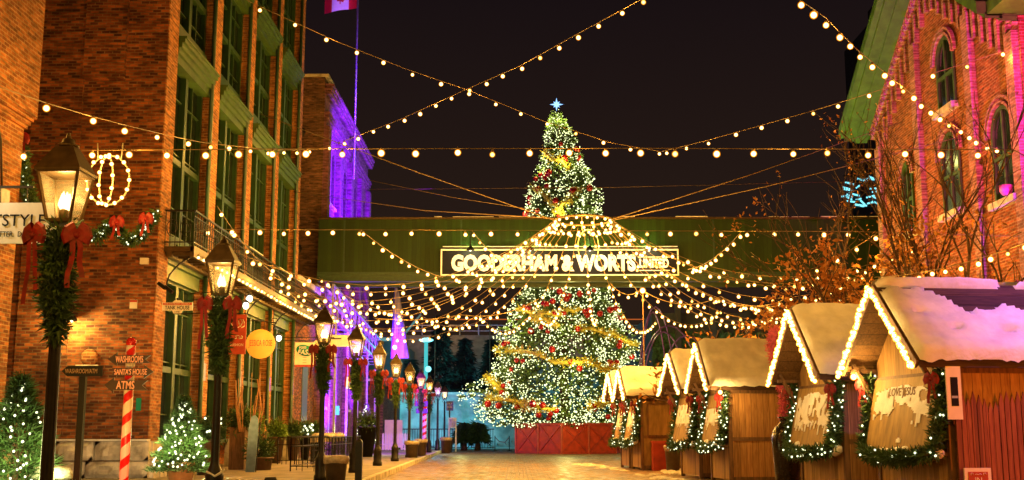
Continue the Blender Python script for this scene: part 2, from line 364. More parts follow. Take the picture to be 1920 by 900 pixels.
def point(name, loc, col, power, rad=.06):
    d = bpy.data.lights.new(name, 'POINT'); d.color = col; d.energy = power; d.shadow_soft_size = rad
    o = bpy.data.objects.new(name, d); C.objects.link(o); o.location = loc; return o
def spot(name, loc, target, col, power, size=60, blend=.6, rad=.08):
    d = bpy.data.lights.new(name, 'SPOT'); d.color = col; d.energy = power; d.spot_size = R(size); d.spot_blend = blend; d.shadow_soft_size = rad
    o = bpy.data.objects.new(name, d); C.objects.link(o); o.location = loc
    o.rotation_euler = (Vector(target) - Vector(loc)).to_track_quat('-Z', 'Y').to_euler(); return o
WARM = (1.0, .45, .07); GOLD = (1.0, .46, .06)
PURPLE = (.18, .0, 1.0); CYAN = (.05, .75, .9)

def _mesh(fn, name, mat):
    mb = MB(); fn(mb); o = mb.build(name, mat); me = o.data; bpy.data.objects.remove(o); return me
ME_bulb = _mesh(lambda m: m.ball((0, 0, 0), .078, 12, 8), 'bulb', E_bulb)
ME_bulb_dim = _mesh(lambda m: m.ball((0, 0, 0), .072, 12, 8), 'bulb', E_bulb_dim)
ME_gable_bulb = _mesh(lambda m: m.ball((0, 0, 0), .05, 8, 6), 'bulb', E_bulb_soft)
ME_fairy = _mesh(lambda m: m.ball((0, 0, 0), .02, 6, 4), 'fairy_light', E_fairy_warm)
ME_fairy_big = _mesh(lambda m: m.ball((0, 0, 0), .06, 6, 4), 'fairy_light', E_fairy)
ME_bauble = _mesh(lambda m: m.ball((0, 0, 0), .2, 10, 7), 'bauble', M_red_gloss)

def flood(loc, target, label, col, power, size=60, blend=.7, lens=None, show=True, group=None):
    """a small floodlight fitting with its lamp"""
    loc = Vector(loc); t = thing('floodlight', label, 'floodlight', loc, group)
    d = (Vector(target) - loc).normalized(); q = d.to_track_quat('-Z', 'Y').to_matrix().to_4x4(); q.translation = loc
    MB().box(-.13, .13, -.1, .1, .02, .14, q).build('lamp_housing', M_iron, t)
    MB().box(-.11, .11, -.08, .08, .008, .018, q).build('lens', lens or emis('floodlight_lens', col, 1.5), t)
    MB().bar(loc - d * .07 + Vector((0, 0, -.02)), loc - d * .07 + Vector((0, 0, -.25)), .04).build('bracket', M_iron, t)
    spot('flood_lamp', loc + d * .03, target, col, power, size, blend)
    return t

# ================================================================ GROUND
def sheet(name, x0, x1, y0, y1, z, mat):
    return struct(MB().add([(x0, y0, z), (x1, y0, z), (x1, y1, z), (x0, y1, z)], [(0, 1, 2, 3)]).build(name, mat))
sheet('ground', -400, 400, -60, 900, -.02, pbr('dark_ground', (.06, .055, .05), .9, scale=.3))
sheet('street', -5.5, 26, -10, 96, 0.0, M_cobbles)
def kx(y): return -4.0 - .020 * (y - 30)
def sidewalk():
    mb = MB(); y0, y1 = -10, 78
    a = [(-22, y0), (kx(y0), y0), (kx(y1), y1), (-22, y1 + 2)]
    mb.add([(x, y, .15) for x, y in a], [(0, 1, 2, 3)])
    return struct(mb.build('sidewalk', M_pave))
sidewalk()
mb = MB(); mb.bar((kx(-10) + .07, -10, .075), (kx(78) + .07, 78, .075), .16, .17)
for k in range(0, 60):
    pass
mb.bar((kx(78) + .07, 78, .075), (-22, 80, .075), .16, .17)
struct(mb.build('kerb', M_stone))

# ================================================================ LEFT BUILDING (near, cut by the frame)
t = thing('brick_building', 'near orange lit brick building at the picture edge behind the white hanging sign', 'building', (-13, 15, 0))
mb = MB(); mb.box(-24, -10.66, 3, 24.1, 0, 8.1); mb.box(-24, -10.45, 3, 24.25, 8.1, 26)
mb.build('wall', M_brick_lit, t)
mb = MB(); mb.box(-10.66, -10.50, 3, 24.22, 0, .9); mb.build('stone_base', M_stone, t)
mb = MB()
for k in range(3): mb.box(-10.66, -10.60 + .05 * k, 3, 24.14 + .03 * k, 7.85 + .085 * k, 7.93 + .085 * k)
mb.build('corbel', M_brick_lit, t)
t = thing('junction_box', 'small metal junction box with conduit on the near brick wall', 'junction box', (-10.6, 23, 6))
MB().box(-10.6, -10.5, 22.8, 23.3, 5.7, 6.3).build('box_body', M_steel, t)
MB().tube([(-10.5, 22.9, 6.3), (-10.45, 22.6, 7.2), (-10.4, 22.2, 7.6), (-10.4, 21.4, 7.5)], .025).build('conduit', M_iron, t)

# ================================================================ TANK HOUSE (tall left building)
FX = -9.9; RX = -10.12; Y0 = 31.2; NB = 4; BAY = 4.85; PW = 1.0; YE = Y0 + NB * BAY + PW
t = thing('brick_building', 'tall brick warehouse with green windows, cornices and an iron balcony', 'building', (-14, 40, 0)); TANK = t
mb = MB(); mb.box(-30, -15.6, Y0 + .25, YE, 0, 27); mb.box(-15.6, RX - .9, Y0 + .02, YE, 0, 27)
mb.box(RX - .9, FX, Y0, Y0 + PW, .9, 27)
mb.box(-12.2, RX - .9, Y0 - .14, Y0 + .02, 11.2, 27)
mb.box(-13.6, -12.2, Y0 - .05, Y0 + .02, .9, 27)
mb.build('wall', M_brick, t)
for i in range(1, NB + 1):
    y = Y0 + i * BAY
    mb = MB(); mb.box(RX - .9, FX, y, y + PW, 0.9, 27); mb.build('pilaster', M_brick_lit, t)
mb = MB(); mb.box(FX + .003, FX + .03, Y0 + .04, Y0 + PW - .04, 1.0, 26.9); mb.build('lit_corner_strip', M_brick_lit, t)  # paler brick strip, street light painted on the corner
# rough stone base, blocks of different sizes
mb = MB(); rnd = random.Random(3)
x = -24.0
for row, (z0, z1) in enumerate(((.0, .45), (.46, .98))):
    x = -16.2 + row * .4
    while x < FX - .05:
        L = rnd.uniform(.8, 1.7); x2 = min(x + L, FX + .14)
        if FX + .14 - x2 < .4: x2 = FX + .14
        d = rnd.uniform(.14, .26); rough_block(mb, x, x2 - .03, Y0 - d, Y0 + .9, z0 + .15, z1 + .13, rnd); x = x2
mb.build('stone_base', M_stone, t)
for i in range(0, NB + 1):
    y = Y0 + i * BAY; mb = MB()
    mb.box(RX - .1, FX + .22, y - .08 + (.1 if i == 0 else 0), y + .5, .15, .62); mb.box(RX - .1, FX + .25, y + .52, y + PW + .1, .15, .58)
    mb.box(RX - .1, FX + .15, y - .04 + (.1 if i == 0 else 0), y + PW + .04, .63, 1.12); mb.build('stone_base', M_stone, t)
mb = MB(); mb.box(-16.5, -9.82, Y0 - .24, Y0 + .05, 1.12, 1.17); mb.build('snow_ledge', M_snow, t)
WX = RX - .16
levels = [(1.1, 5.65, 6.15), (7.1, 12.1, 12.75), (13.5, 16.7, 17.4), (18.1, 21.6, 22.3)]
for i in range(NB):
    ya = Y0 + i * BAY + PW; yb = Y0 + (i + 1) * BAY
    for li, (z0, z1, zh) in enumerate(levels):
        f = MB(); ft = .16
        f.box(WX - .1, WX + .1, ya, ya + ft, z0, z1); f.box(WX - .1, WX + .1, yb - ft, yb, z0, z1)
        ym = (ya + yb) / 2; f.box(WX - .08, WX + .14, ym - .13, ym + .13, z0, z1)
        f.box(WX - .12, WX + .12, ya, yb, z1, z1 + .18); f.box(WX - .12, WX + .16, ya, yb, z0 - .12, z0)
        f.box(WX - .07, WX + .11, ya, yb, (z0 * .55 + z1 * .45) - .09, (z0 * .55 + z1 * .45) + .09)
        for yy in ((ya + ft + ym - .13) / 2, (ym + .13 + yb - ft) / 2): f.box(WX - .04, WX + .05, yy - .03, yy + .03, z0, z1)
        for k in (1, 3, 5):
            zz = z0 + (z1 - z0) * k / 6; f.box(WX - .03, WX + .04, ya, yb, zz - .02, zz + .02)
        fo = f.build('window', M_green, t)
        g = MB(); g.box(WX - .06, WX - .045, ya, yb, z0, z1); g.build('pane', M_glass_dark, fo)
        # panelled spandrel under the window and the heavy cornice above it
        p = MB(); p.box(WX - .1, WX + .22, ya, yb, z1 + .18, zh - .02); nz = levels[li + 1][0] if li < 3 else 23.5
        p.box(WX - .1, WX + .18, ya, yb, zh + .02, nz - .13)
        for k in range(3):
            yy = ya + (yb - ya) * (k + .5) / 3; p.box(WX + .18, WX + .23, yy - .5, yy + .5, zh + .15, nz - .25) if nz - zh > .6 else None
        p.build('spandrel', M_green, t)
        if li:
            c = MB()
            for k, (dx, dz0, dz1) in enumerate(((-.04, -.66, -.42), (.04, -.42, -.25), (.12, -.25, -.10), (.2, -.10, .02), (.25, .02, .09))):
                c.box(WX, FX + dx, ya + .03, yb - .03 + .0, zh + dz0, zh + dz1)
            c.build('cornice', M_green_hood, t)
        else:
            c = MB(); c.box(WX, FX - .12, ya + .02, yb - .02, 5.72, 6.12); c.box(WX, FX + .02, ya + .02, yb - .02, 6.12, 6.3); c.build('lintel', M_green_hood, t)
for i in range(1, NB + 1):
    y = Y0 + i * BAY - .13
    mb = MB(); mb.tube([(FX + .1, y, 6.2), (FX + .1, y, 2.0), (FX + .12, y - .05, 1.7), (FX + .38, y - .1, .95), (FX + .38, y - .1, .2)], .075, 8); mb.tube([(FX + .04, y, 26), (FX + .04, y, 6.7)], .07, 8)
    mb.build('downpipe', M_green_dark, t)
for i in range(1, NB + 1):
    y = Y0 + i * BAY + .5
    MB().box(FX, FX + .04, y - .09, y + .09, 2.95, 3.5).build('glowing_number_plate', E_plate if i < 3 else E_plate_purple, t)  # plates glow by emission, amber on near pilasters, violet on far ones
# balcony
BX = -9.05; bz = 6.5; yb0 = Y0 + .55; yb1 = 53.5
b = MB(); b.box(FX, BX, yb0, yb1, bz - .14, bz); b.box(BX - .08, BX + .03, yb0, yb1, bz - .3, bz + .02); b.box(FX + .1, FX + .25, yb0, yb1, bz - .3, bz - .14)
bo = b.build('balcony', M_bronze, t)
y = yb0 + .2
while y < yb1: MB().box(FX, BX, y - .03, y + .03, bz - .24, bz - .14).build('joist', M_bronze, bo); y += .5
b = MB(); ht = 1.02
b.bar((BX, yb0, bz + ht), (BX, yb1, bz + ht), .05); b.bar((BX, yb0, bz + .12), (BX, yb1, bz + .12), .03); b.bar((BX, yb0, bz + ht - .16), (BX, yb1, bz + ht - .16), .025)
b.bar((FX, yb0, bz + ht), (BX, yb0, bz + ht), .05); b.bar((FX, yb0, bz + .12), (BX, yb0, bz + .12), .03)
y = yb0
while y < yb1:
    b.bar((BX, y, bz), (BX, y, bz + ht), .02)
    for q in range(2):      # scrolled ironwork between the uprights
        pts = [(BX, y + .12 + .085 * math.cos(a), bz + .32 + q * .36 + .14 * math.sin(a)) for a in [k * math.pi / 5 for k in range(11)]]
        b.tube(pts, .009, 4)
    y += .24
for k in range(6): b.bar((FX + .14 * k + .05, yb0, bz), (FX + .14 * k + .05, yb0, bz + ht), .018)
for a0 in (0, 1):
    pts = [(FX + .25 + .38 * a0 + (.05 + .15 * k / 16) * math.cos(k * .7), yb0, bz + .55 + (.08 + .2 * k / 16) * math.sin(k * .7)) for k in range(17)]; b.tube(pts, .012, 4)
b.build('railing', M_iron, bo)
for k in range(5):
    b = MB(); y = yb0 + .4 + k * BAY
    pts = [(FX, y, bz - 1.1), (FX + .1, y, bz - .75), (FX + .35, y, bz - .45), (BX - .1, y, bz - .2)]; b.tube(pts, .025, 5)
    b.bar((FX, y, bz - 1.1), (FX, y, bz - .15), .04)
    b.build('bracket', M_iron, bo)
# snow caught on the rail
for ya, yb in ((38.5, 40.5), (43.5, 45.5), (47, 48.3)): MB().box(BX - .03, BX + .03, ya, yb, bz + ht + .025, bz + ht + .06).build('rail_snow', M_snow, bo)

# low brick link with arched doorway beyond the warehouse
t = thing('brick_building', 'low brown brick link with an arched doorway under the green bridge', 'building', (-12, 54, 0))
mb = MB(); mb.box(-20, FX - .1, YE + .01, 57.4, 0, 8.4); mb.build('wall', M_brick, t)
mb = MB(); cy = 54.6
pts = [(FX - .1, cy - .7, 1), (FX - .1, cy + .7, 1), (FX - .1, cy + .7, 4.4)] + [(FX - .1, cy + .7 * math.cos(a), 4.4 + .7 * math.sin(a)) for a in [k * math.pi / 8 for k in range(1, 8)]] + [(FX - .1, cy - .7, 4.4)]
mb.poly(pts, .03, (1, 0, 0)); mb.build('arched_door', M_green_dark, t)
mb = MB(); mb.box(FX - .1, FX + .1, YE + .01, 57.4, 8.1, 8.39); mb.build('coping', M_stone, t)

# ================================================================ PURPLE-LIT BUILDING
PX = -9.9; PY0 = 57.45; PY1 = 74.9; PH = 19.55
t = thing('brick_building', 'three storey brick building washed in violet floodlight beyond the bridge', 'building', (-14, 66, 0))
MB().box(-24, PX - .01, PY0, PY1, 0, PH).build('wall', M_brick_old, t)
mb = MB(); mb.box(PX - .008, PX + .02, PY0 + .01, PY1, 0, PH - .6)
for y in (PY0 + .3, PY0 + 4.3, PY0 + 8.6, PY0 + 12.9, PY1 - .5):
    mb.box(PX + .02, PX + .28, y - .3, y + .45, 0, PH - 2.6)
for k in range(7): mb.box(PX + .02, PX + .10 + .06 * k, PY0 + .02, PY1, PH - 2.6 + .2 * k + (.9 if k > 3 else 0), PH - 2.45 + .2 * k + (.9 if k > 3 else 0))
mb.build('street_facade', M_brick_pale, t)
mb = MB(); mb.box(-24.1, PX + .2, PY0 - .1, PY1 + .1, PH, PH + .14); mb.build('coping', M_stone, t)
for zb, h in ((2.6, 3.2), (8.6, 3.0), (13.2, 2.9)):
    for k in range(4):
        for q in range(2 if zb > 3 else 1):
            yc = PY0 + 1.7 + k * 4.3 + q * 1.35; a = .4
            pts = [(PX + .021, yc - a, zb), (PX + .021, yc + a, zb), (PX + .021, yc + a, zb + h - a)] + [(PX + .021, yc + a * math.cos(g), zb + h - a + a * math.sin(g)) for g in [j * math.pi / 6 for j in range(1, 6)]] + [(PX + .021, yc - a, zb + h - a)]
            fo = MB().poly(pts, .02, (1, 0, 0)).build('window', M_glass_dark, t)
            MB().box(PX + .02, PX + .2, yc - a - .1, yc + a + .1, zb - .14, zb).build('sill', M_stone, fo)
for z in (10.5, 16.6): MB().lathe((-11.2, PY0 - .03, z), [(.35, 0), (.3, .04), (.1, .06)], 12, M=Matrix.Rotation(R(90), 4, 'X')).build('wall_anchor', M_iron, t)
mb = MB(); mb.box(PX + .03, PX + .09, 60.7, 61.1, 1.0, 9.0); mb.build('downpipe', M_steel, t)
# iron fire stair / walkway sloping away along the violet facade
t = thing('steel_walkway', 'violet lit steel walkway with diagonal bracing along the far facade', 'walkway', (-9, 60, 0))
a = Vector((-8.9, 55.5, 8.4)); bq = Vector((-8.9, 76, 7.2))
mb = MB()
for dx in (0, -.8):
    for dz in (0, -.9, -1.5): mb.bar(a + Vector((dx, 0, dz)), bq + Vector((dx, 0, dz)), .12)
for k in range(14):
    p = a.lerp(bq, k / 13); q = a.lerp(bq, min(1, (k + 1) / 13))
    mb.bar(p, p + Vector((0, 0, -1.5)), .07); mb.bar(p, q + Vector((0, 0, -.9)), .05); mb.bar(p + Vector((0, 0, -1.5)), p + Vector((-.8, 0, -1.5)), .06)
mb.build('truss', M_steel, t)
for k in range(5): p = a.lerp(bq, (k + .3) / 5); MB().bar((p.x, p.y, .15), (p.x, p.y, p.z - 1.5), .1).build('post', M_steel, t)

# ================================================================ GREEN BRIDGE WITH SIGN
BY = 56.0
zt = ony(900, 407, BY).z; zb = ony(900, 527, BY).z
t = thing('covered_bridge', 'long green clad conveyor bridge crossing the street', 'bridge', (3, BY, zb))
MB().box(-9.78, 21, BY, BY + 2.6, zb + .45, zt - .12).build('cladding', M_green_bridge, t)
MB().box(-9.78, 21, BY - .1, BY + 2.7, zt - .12, zt - .02).build('roof_edge', M_bronze, t)
mb = MB(); mb.box(-9.78, 21, BY - .06, BY + 2.66, zb + .3, zb + .45); mb.box(-9.78, 21, BY - .02, BY + .14, zb, zb + .3); mb.box(-9.78, 21, BY + 2.4, BY + 2.55, zb, zb + .3); mb.box(-9.78, 21, BY - .12, BY + .22, zb - .03, zb + .03)
mb.build('steel_beam', M_green_dark, t)
mb = MB(); rnd = random.Random(5); x = -9
while x < 20:
    L = rnd.uniform(.3, 2.2)
    if rnd.random() < .65: mb.box(x, x + L, BY - .08, BY + .4, zt - .02, zt + rnd.uniform(.0, .03))
    x += L + rnd.uniform(.1, .8)
mb.build('roof_snow', M_snow, t)
for x in (-8.5, -2.7, 3.6, 9.8, 16): MB().box(x - .04, x + .04, BY - .03, BY - .004, zb + .45, zt - .12).build('joint_strip', M_green_dark, t)
# name board
sy = BY - .45
p0 = ony(826, 517, sy); p1 = ony(1272, 467, sy)
t = thing('name_board', 'long black name board with ivory letters on the green bridge', 'sign', (3, sy, p0.z))
MB().box(p0.x, p1.x, sy + .02, sy + .12, p0.z, p1.z).build('board', M_black, t)
mb = MB(); e = .07
mb.box(p0.x, p1.x, sy - .03, sy + .02, p1.z - e, p1.z); mb.box(p0.x, p1.x, sy - .03, sy + .02, p0.z, p0.z + e)
mb.box(p0.x, p0.x + e, sy - .031, sy + .021, p0.z + e, p1.z - e); mb.box(p1.x - e, p1.x, sy - .031, sy + .021, p0.z + e, p1.z - e)
mb.build('frame', M_ivory_letters, t)
mb = MB(); mb.box(p0.x, p1.x, sy - .05, sy + .3, p1.z + .03, p1.z + .1)
for k in range(10): mb.box(p0.x + 1.1 * k + .3, p0.x + 1.1 * k + .36, sy + .12, BY, (p0.z + p1.z) / 2 - .03, (p0.z + p1.z) / 2 + .03)
mb.build('brackets', M_iron, t)
MB().box(p0.x + .1, p1.x - .05, sy - .06, sy + .26, p1.z + .1, p1.z + .14).build('board_snow', M_snow, t)
def fit_text(name, s, x0, x1, z0, z1, y, mat, par, ext=.015, off=0.0, rot=(R(90), 0, 0), sp=1.0, shear=0.0):
    """lettering fitted to a box x0..x1, z0..z1"""
    o = text(name, s, 1.0, mat, par, (0, 0, 0), rot, ext, 'LEFT', 1.0, off, spacing=sp, shear=shear)
    xs = [v.co.x for v in o.data.vertices]; ys = [v.co.y for v in o.data.vertices]
    sx = (x1 - x0) / (max(xs) - min(xs)); sy_ = (z1 - z0) / (max(ys) - min(ys))
    for v in o.data.vertices: v.co.x = (v.co.x - min(xs)) * sx if False else (v.co.x - XM(xs)) * sx
    for v in o.data.vertices: v.co.y = (v.co.y - XM(ys)) * sy_
    off_ = ORIGIN.get(par.name, Vector((0, 0, 0)))
    o.location = Vector((x0, y, z0)) - off_
    return o
def XM(a):
    if not hasattr(a, '__len__'): return a
    return min(a)
q0 = ony(846, 509, sy); q1 = ony(1192, 477, sy)
fit_text('lettering', 'GOODERHAM & WORTS', q0.x, q1.x, q0.z, q1.z, sy, M_ivory_big, t, .02, .055)
r0 = ony(1199, 502, sy); r1 = ony(1254, 485, sy)
fit_text('lettering', 'LIMITED', r0.x, r1.x, r0.z, r1.z, sy, M_ivory_big, t, .02, .04)
mb = MB()
for yy in (482, 507): r = ony(1196, yy, sy); r2 = ony(1256, yy, sy); mb.box(r.x, r2.x, sy - .01, sy + .02, r.z - .02, r.z + .02)
mb.build('rule_lines', M_ivory_letters, t)
for px in (882, 994, 1106, 1217):
    c = ony(px, 466, sy - .75)
    s_ = thing('gooseneck_lamp', {882: 'black gooseneck lamp over the first letters of the bridge sign', 994: 'black gooseneck lamp over the middle letters, second along the bridge sign', 1106: 'black gooseneck lamp over the sign after the ampersand', 1217: 'black gooseneck lamp over the small last word of the bridge sign'}[px], 'lamp', c, 'gooseneck lamps above the bridge sign')
    MB().lathe(c, [(.2, -.1), (.18, -.02), (.1, .08), (.04, .14)], 12).build('lamp_shade', M_iron, s_)
    MB().tube([c + Vector((0, 0, .14)), c + Vector((0, 0, .55)), c + Vector((0, .25, .8)), c + Vector((0, 1.2, .8))], .022, 6).build('arm', M_iron, s_)
    MB().ball(c + Vector((0, 0, -.07)), .06).build('bulb', E_white, s_)
    point('gooseneck_light', c + Vector((0, .02, -.16)), (1, .88, .58), 75, .05)
    point('green_sign_light', c + Vector((0, .35, .35)), (.45, 1.0, .15), 30, .05)  # green point light above the shade, separate from the white bulb

# ================================================================ RIGHT BUILDING
WXR = 16.0
t = thing('brick_building', 'orange brick gabled building with arched windows and green eaves', 'building', (20, 40, 0)); RB = t
PKY = 42.2; EZ = 14.6; PKZ = 19.4; YA = 49.6; YB = 34.9
mb = MB()
prof = [(YA, 0), (YA, EZ), (PKY, PKZ), (YB, EZ), (YB, 0)]
mb.poly([(WXR, y, z) for y, z in prof], 12, (1, 0, 0)); mb.box(WXR + .3, WXR + 12, 20, YB - .01, 0, EZ); mb.build('wall', M_brick_right, t)
# corbelled brick trim: pilaster strips and stepped arcading under the rake
mb = MB()
for y, zt_ in ((48.9, 13.6), (44.0, 16.6), (38.7, 15.9), (35.3, 14.0)): mb.box(WXR - .22, WXR, y - .28, y + .28, 0, zt_)
def rake(y): return EZ + (PKZ - EZ) * (1 - abs(y - PKY) / (YA - PKY))
y = 35.6
while y < 49.2:
    zr = rake(y) - .75
    if not (39.6 < y < 42.4 and zr < 15.9): mb.box(WXR - .18, WXR, y - .1, y + .1, zr - 1.15, zr); mb.box(WXR - .12, WXR, y - .16, y + .16, zr - .12, zr + .05)
    y += .62
for sgn, ya, yb in ((1, YA, PKY), (-1, YB, PKY)):
    for k in range(2):
        a = Vector((WXR - .12 - .08 * k, ya, EZ - .42 + .2 * k)); b2 = Vector((WXR - .12 - .08 * k, yb, PKZ - .42 + .2 * k)); mb.bar(a, b2, .2, .12, up=(0, 0, 1))
mb.build('corbels', M_brick_trim, t)
mb = MB()
k = 0
while k < 60:      # dentils under the rake
    y = YA - .3 - k * .24
    if y < YB: break
    mb.box(WXR - .3, WXR - .0, y - .05, y + .05, rake(y) - .52, rake(y) - .36); k += 1
mb.build('dentils', M_brick_trim, t)
for nm, ya, za, yb, zb_ in (('far', YA + .45, EZ - .28, PKY, PKZ), ('near', YB - .45, EZ - .28, PKY, PKZ)):
    mb = MB()
    for dx, dz, wz in ((-1.5, .0, .34), (-1.25, -.14, .2), (-.8, -.22, .16)):
        mb.poly([(WXR + dx, ya, za + dz), (WXR + dx, yb, zb_ + dz), (WXR + dx, yb, zb_ + dz + wz), (WXR + dx, ya, za + dz + wz)], .55 if dx > -1.4 else .3, (1, 0, 0))
    mb.poly([(WXR - 1.5, ya, za + .34), (WXR - 1.5, yb, zb_ + .34), (WXR - 1.5, yb, zb_ + .42), (WXR - 1.5, ya, za + .42)], 14, (1, 0, 0))
    mb.poly([(WXR - 1.2, ya, za - .05), (WXR - 1.2, yb, zb_ - .05), (WXR - 1.2, yb, zb_ + .0), (WXR - 1.2, ya, za + .0)], 1.2, (1, 0, 0))
    mb.build('eaves', M_eaves, t)
mb = MB(); mb.box(WXR - 1.2, WXR + 12, 20, YB - .5, EZ - .3, EZ + .1); mb.build('side_eaves', M_eaves, t)
def arch_window(yc, hw, z0, z1, X, blind=False):
    a = hw
    out = lambda g, x: [(x, yc - a - g, z0 - g * .0), (x, yc + a + g, z0), (x, yc + a + g, z1 - a)] + [(x, yc + (a + g) * math.cos(q), z1 - a + (a + g) * math.sin(q)) for q in [j * math.pi / 10 for j in range(1, 10)]] + [(x, yc - a - g, z1 - a)]
    fo = MB().poly(out(.0, X - .02), .016, (1, 0, 0)).build('window', M_glass_dark if not blind else M_green, t)
    mb = MB()
    pts = out(0, X - .06)[1:]; pts = [out(0, X - .06)[0]] + pts
    o1 = out(.0, X - .09); o2 = out(.13, X - .09)
    n = len(o1)
    for i in range(n):
        j = (i + 1) % n
        vs = [Vector(o1[i]), Vector(o1[j]), Vector(o2[j]), Vector(o2[i])]; vs += [v + Vector((.07, 0, 0)) for v in vs]
        mb.add(vs, [(0, 1, 2, 3), (7, 6, 5, 4), (0, 4, 5, 1), (2, 6, 7, 3), (1, 5, 6, 2), (3, 7, 4, 0)])
    mb.box(X - .08, X - .02, yc - .05, yc + .05, z0, z1 - .03); zz = z0 + (z1 - z0) * .48; mb.box(X - .085, X - .02, yc - a, yc + a, zz - .06, zz + .06)
    mb.build('frame', M_green_hood, fo)
    # brick hood mould round the arch
    mb = MB()
    for g in (.22, .42):
        arc = [Vector((X - .12, yc + (a + g) * math.cos(q), z1 - a + (a + g) * math.sin(q))) for q in [j * math.pi / 12 for j in range(13)]]
        for i in range(12): mb.bar(arc[i], arc[i + 1], .09, .14, up=(1, 0, 0))
    mb.build('arch_bricks', M_brick_trim, fo)
    mb = MB(); mb.box(X - .3, X, yc - a - .25, yc + a + .25, z0 - .22, z0); mb.build('sill', M_stone, fo)
for yc, hw, z0, z1 in ((41.0, .72, 13.15, 15.75), (41.05, .75, 9.25, 12.1), (36.5, .75, 8.8, 11.8), (45.7, .5, 9.3, 12.1)): arch_window(yc, hw, z0, z1, WXR)
arch_window(46.0, .6, 5.0, 8.0, WXR, True)
tag(MB().lathe((WXR - .3, 36.0, 8.83), [(.12, 0), (.2, .12), (.22, .3), (.16, .33)], 10).build('flood_pot', pbr('magenta_pot', (.6, .1, .35), .5)), 'round magenta lit pot on the brick building window sill', 'pot')

# ================================================================ HUTS
HR = R(7.0)
snow_rnd = random.Random(11)
def noise2(x, y, s=1.0, seed=0):
    from mathutils import noise
    return noise.noise(Vector((x * s + seed * 7.3, y * s, seed * 1.7)))
def needles(mb, pts, n, rad, ln, rnd, up=0.25):
    """scatter thin needle sprays round a path"""
    pts = [Vector(p) for p in pts]; seg = []; tot = 0
    for i in range(len(pts) - 1): L = (pts[i + 1] - pts[i]).length; seg.append((tot, L, i)); tot += L
    for _ in range(n):
        d = rnd.random() * tot
        for s0, L, i in seg:
            if d <= s0 + L: break
        p = pts[i].lerp(pts[i + 1], (d - s0) / max(L, 1e-6))
        v = Vector((rnd.gauss(0, 1), rnd.gauss(0, 1), rnd.gauss(0, 1) + up)).normalized()
        p = p + v * rad * rnd.uniform(.2, 1.0); d2 = (v + Vector((rnd.gauss(0, .5), rnd.gauss(0, .5), rnd.gauss(0, .5)))).normalized()
        side = d2.cross(Vector((rnd.gauss(0, 1), rnd.gauss(0, 1), rnd.gauss(0, 1)))).normalized()
        l_ = ln * rnd.uniform(.6, 1.3)
        mb.tri(p - side * l_ * .16, p + side * l_ * .16, p + d2 * l_)
def bow(mb, c, s, rnd, tails=True, tail_len=3.0, face=Vector((0, -1, 0))):
    """a ribbon bow: four puffed loops and two tails"""
    c = Vector(c); X = Vector((0, 0, 1)).cross(face).normalized() * -1
    for sx, ang in ((1, .25), (-1, .25), (1, -.35), (-1, -.35), (1, .95), (-1, .95)):
        d = (X * sx * math.cos(ang) + Vector((0, 0, math.sin(ang)))).normalized(); n_ = face
        pr = None; W = s * .36
        for k in range(9):
            a = 2 * math.pi * k / 8; p = c + d * (s * .55 * (1 - math.cos(a))) + n_ * (s * .28 * math.sin(a)) + n_ * s * .15
            wv = d.cross(n_).normalized() * W * (.35 + .65 * math.sin(a / 2))
            if pr is not None: mb.add([pr[0] - pr[1], pr[0] + pr[1], p + wv, p - wv], [(0, 1, 2, 3)], True)
            pr = (p, wv)
    mb.ball(c + face * s * .3, s * .24, 8, 5)
    if tails:
        for sx in (-1, 1):
            p = c; pr = None
            for k in range(8):
                t_ = k / 7; p = c + X * sx * s * (.15 + .35 * t_ + .07 * math.sin(t_ * 9 + sx)) + Vector((0, 0, -1)) * s * tail_len * t_ * (1 if sx > 0 else .8) + face * s * (.25 + .08 * math.sin(t_ * 7))
                wv = X * s * .2
                if pr is not None: mb.add([pr - wv, pr + wv, p + wv, p - wv], [(0, 1, 2, 3)], True)
                pr = p
def fairy_on(par, pts, n, rad, rnd, me=None, world=True, toward=Vector((-.5, -1, 0))):
    pts = [Vector(p) for p in pts]; tot = sum((pts[i + 1] - pts[i]).length for i in range(len(pts) - 1))
    for k in range(n):
        d = (k + rnd.random()) / n * tot
        for i in range(len(pts) - 1):
            L = (pts[i + 1] - pts[i]).length
            if d <= L or i == len(pts) - 2: break
            d -= L
        p = pts[i].lerp(pts[i + 1], min(1, d / max(L, 1e-6)))
        v = Vector((rnd.gauss(0, 1), rnd.gauss(0, 1), rnd.gauss(0, 1))).normalized()
        if v.dot(toward) < 0: v = -v
        put('fairy_light', me or ME_fairy, par, p + v * rad * rnd.uniform(.6, 1.05), world)

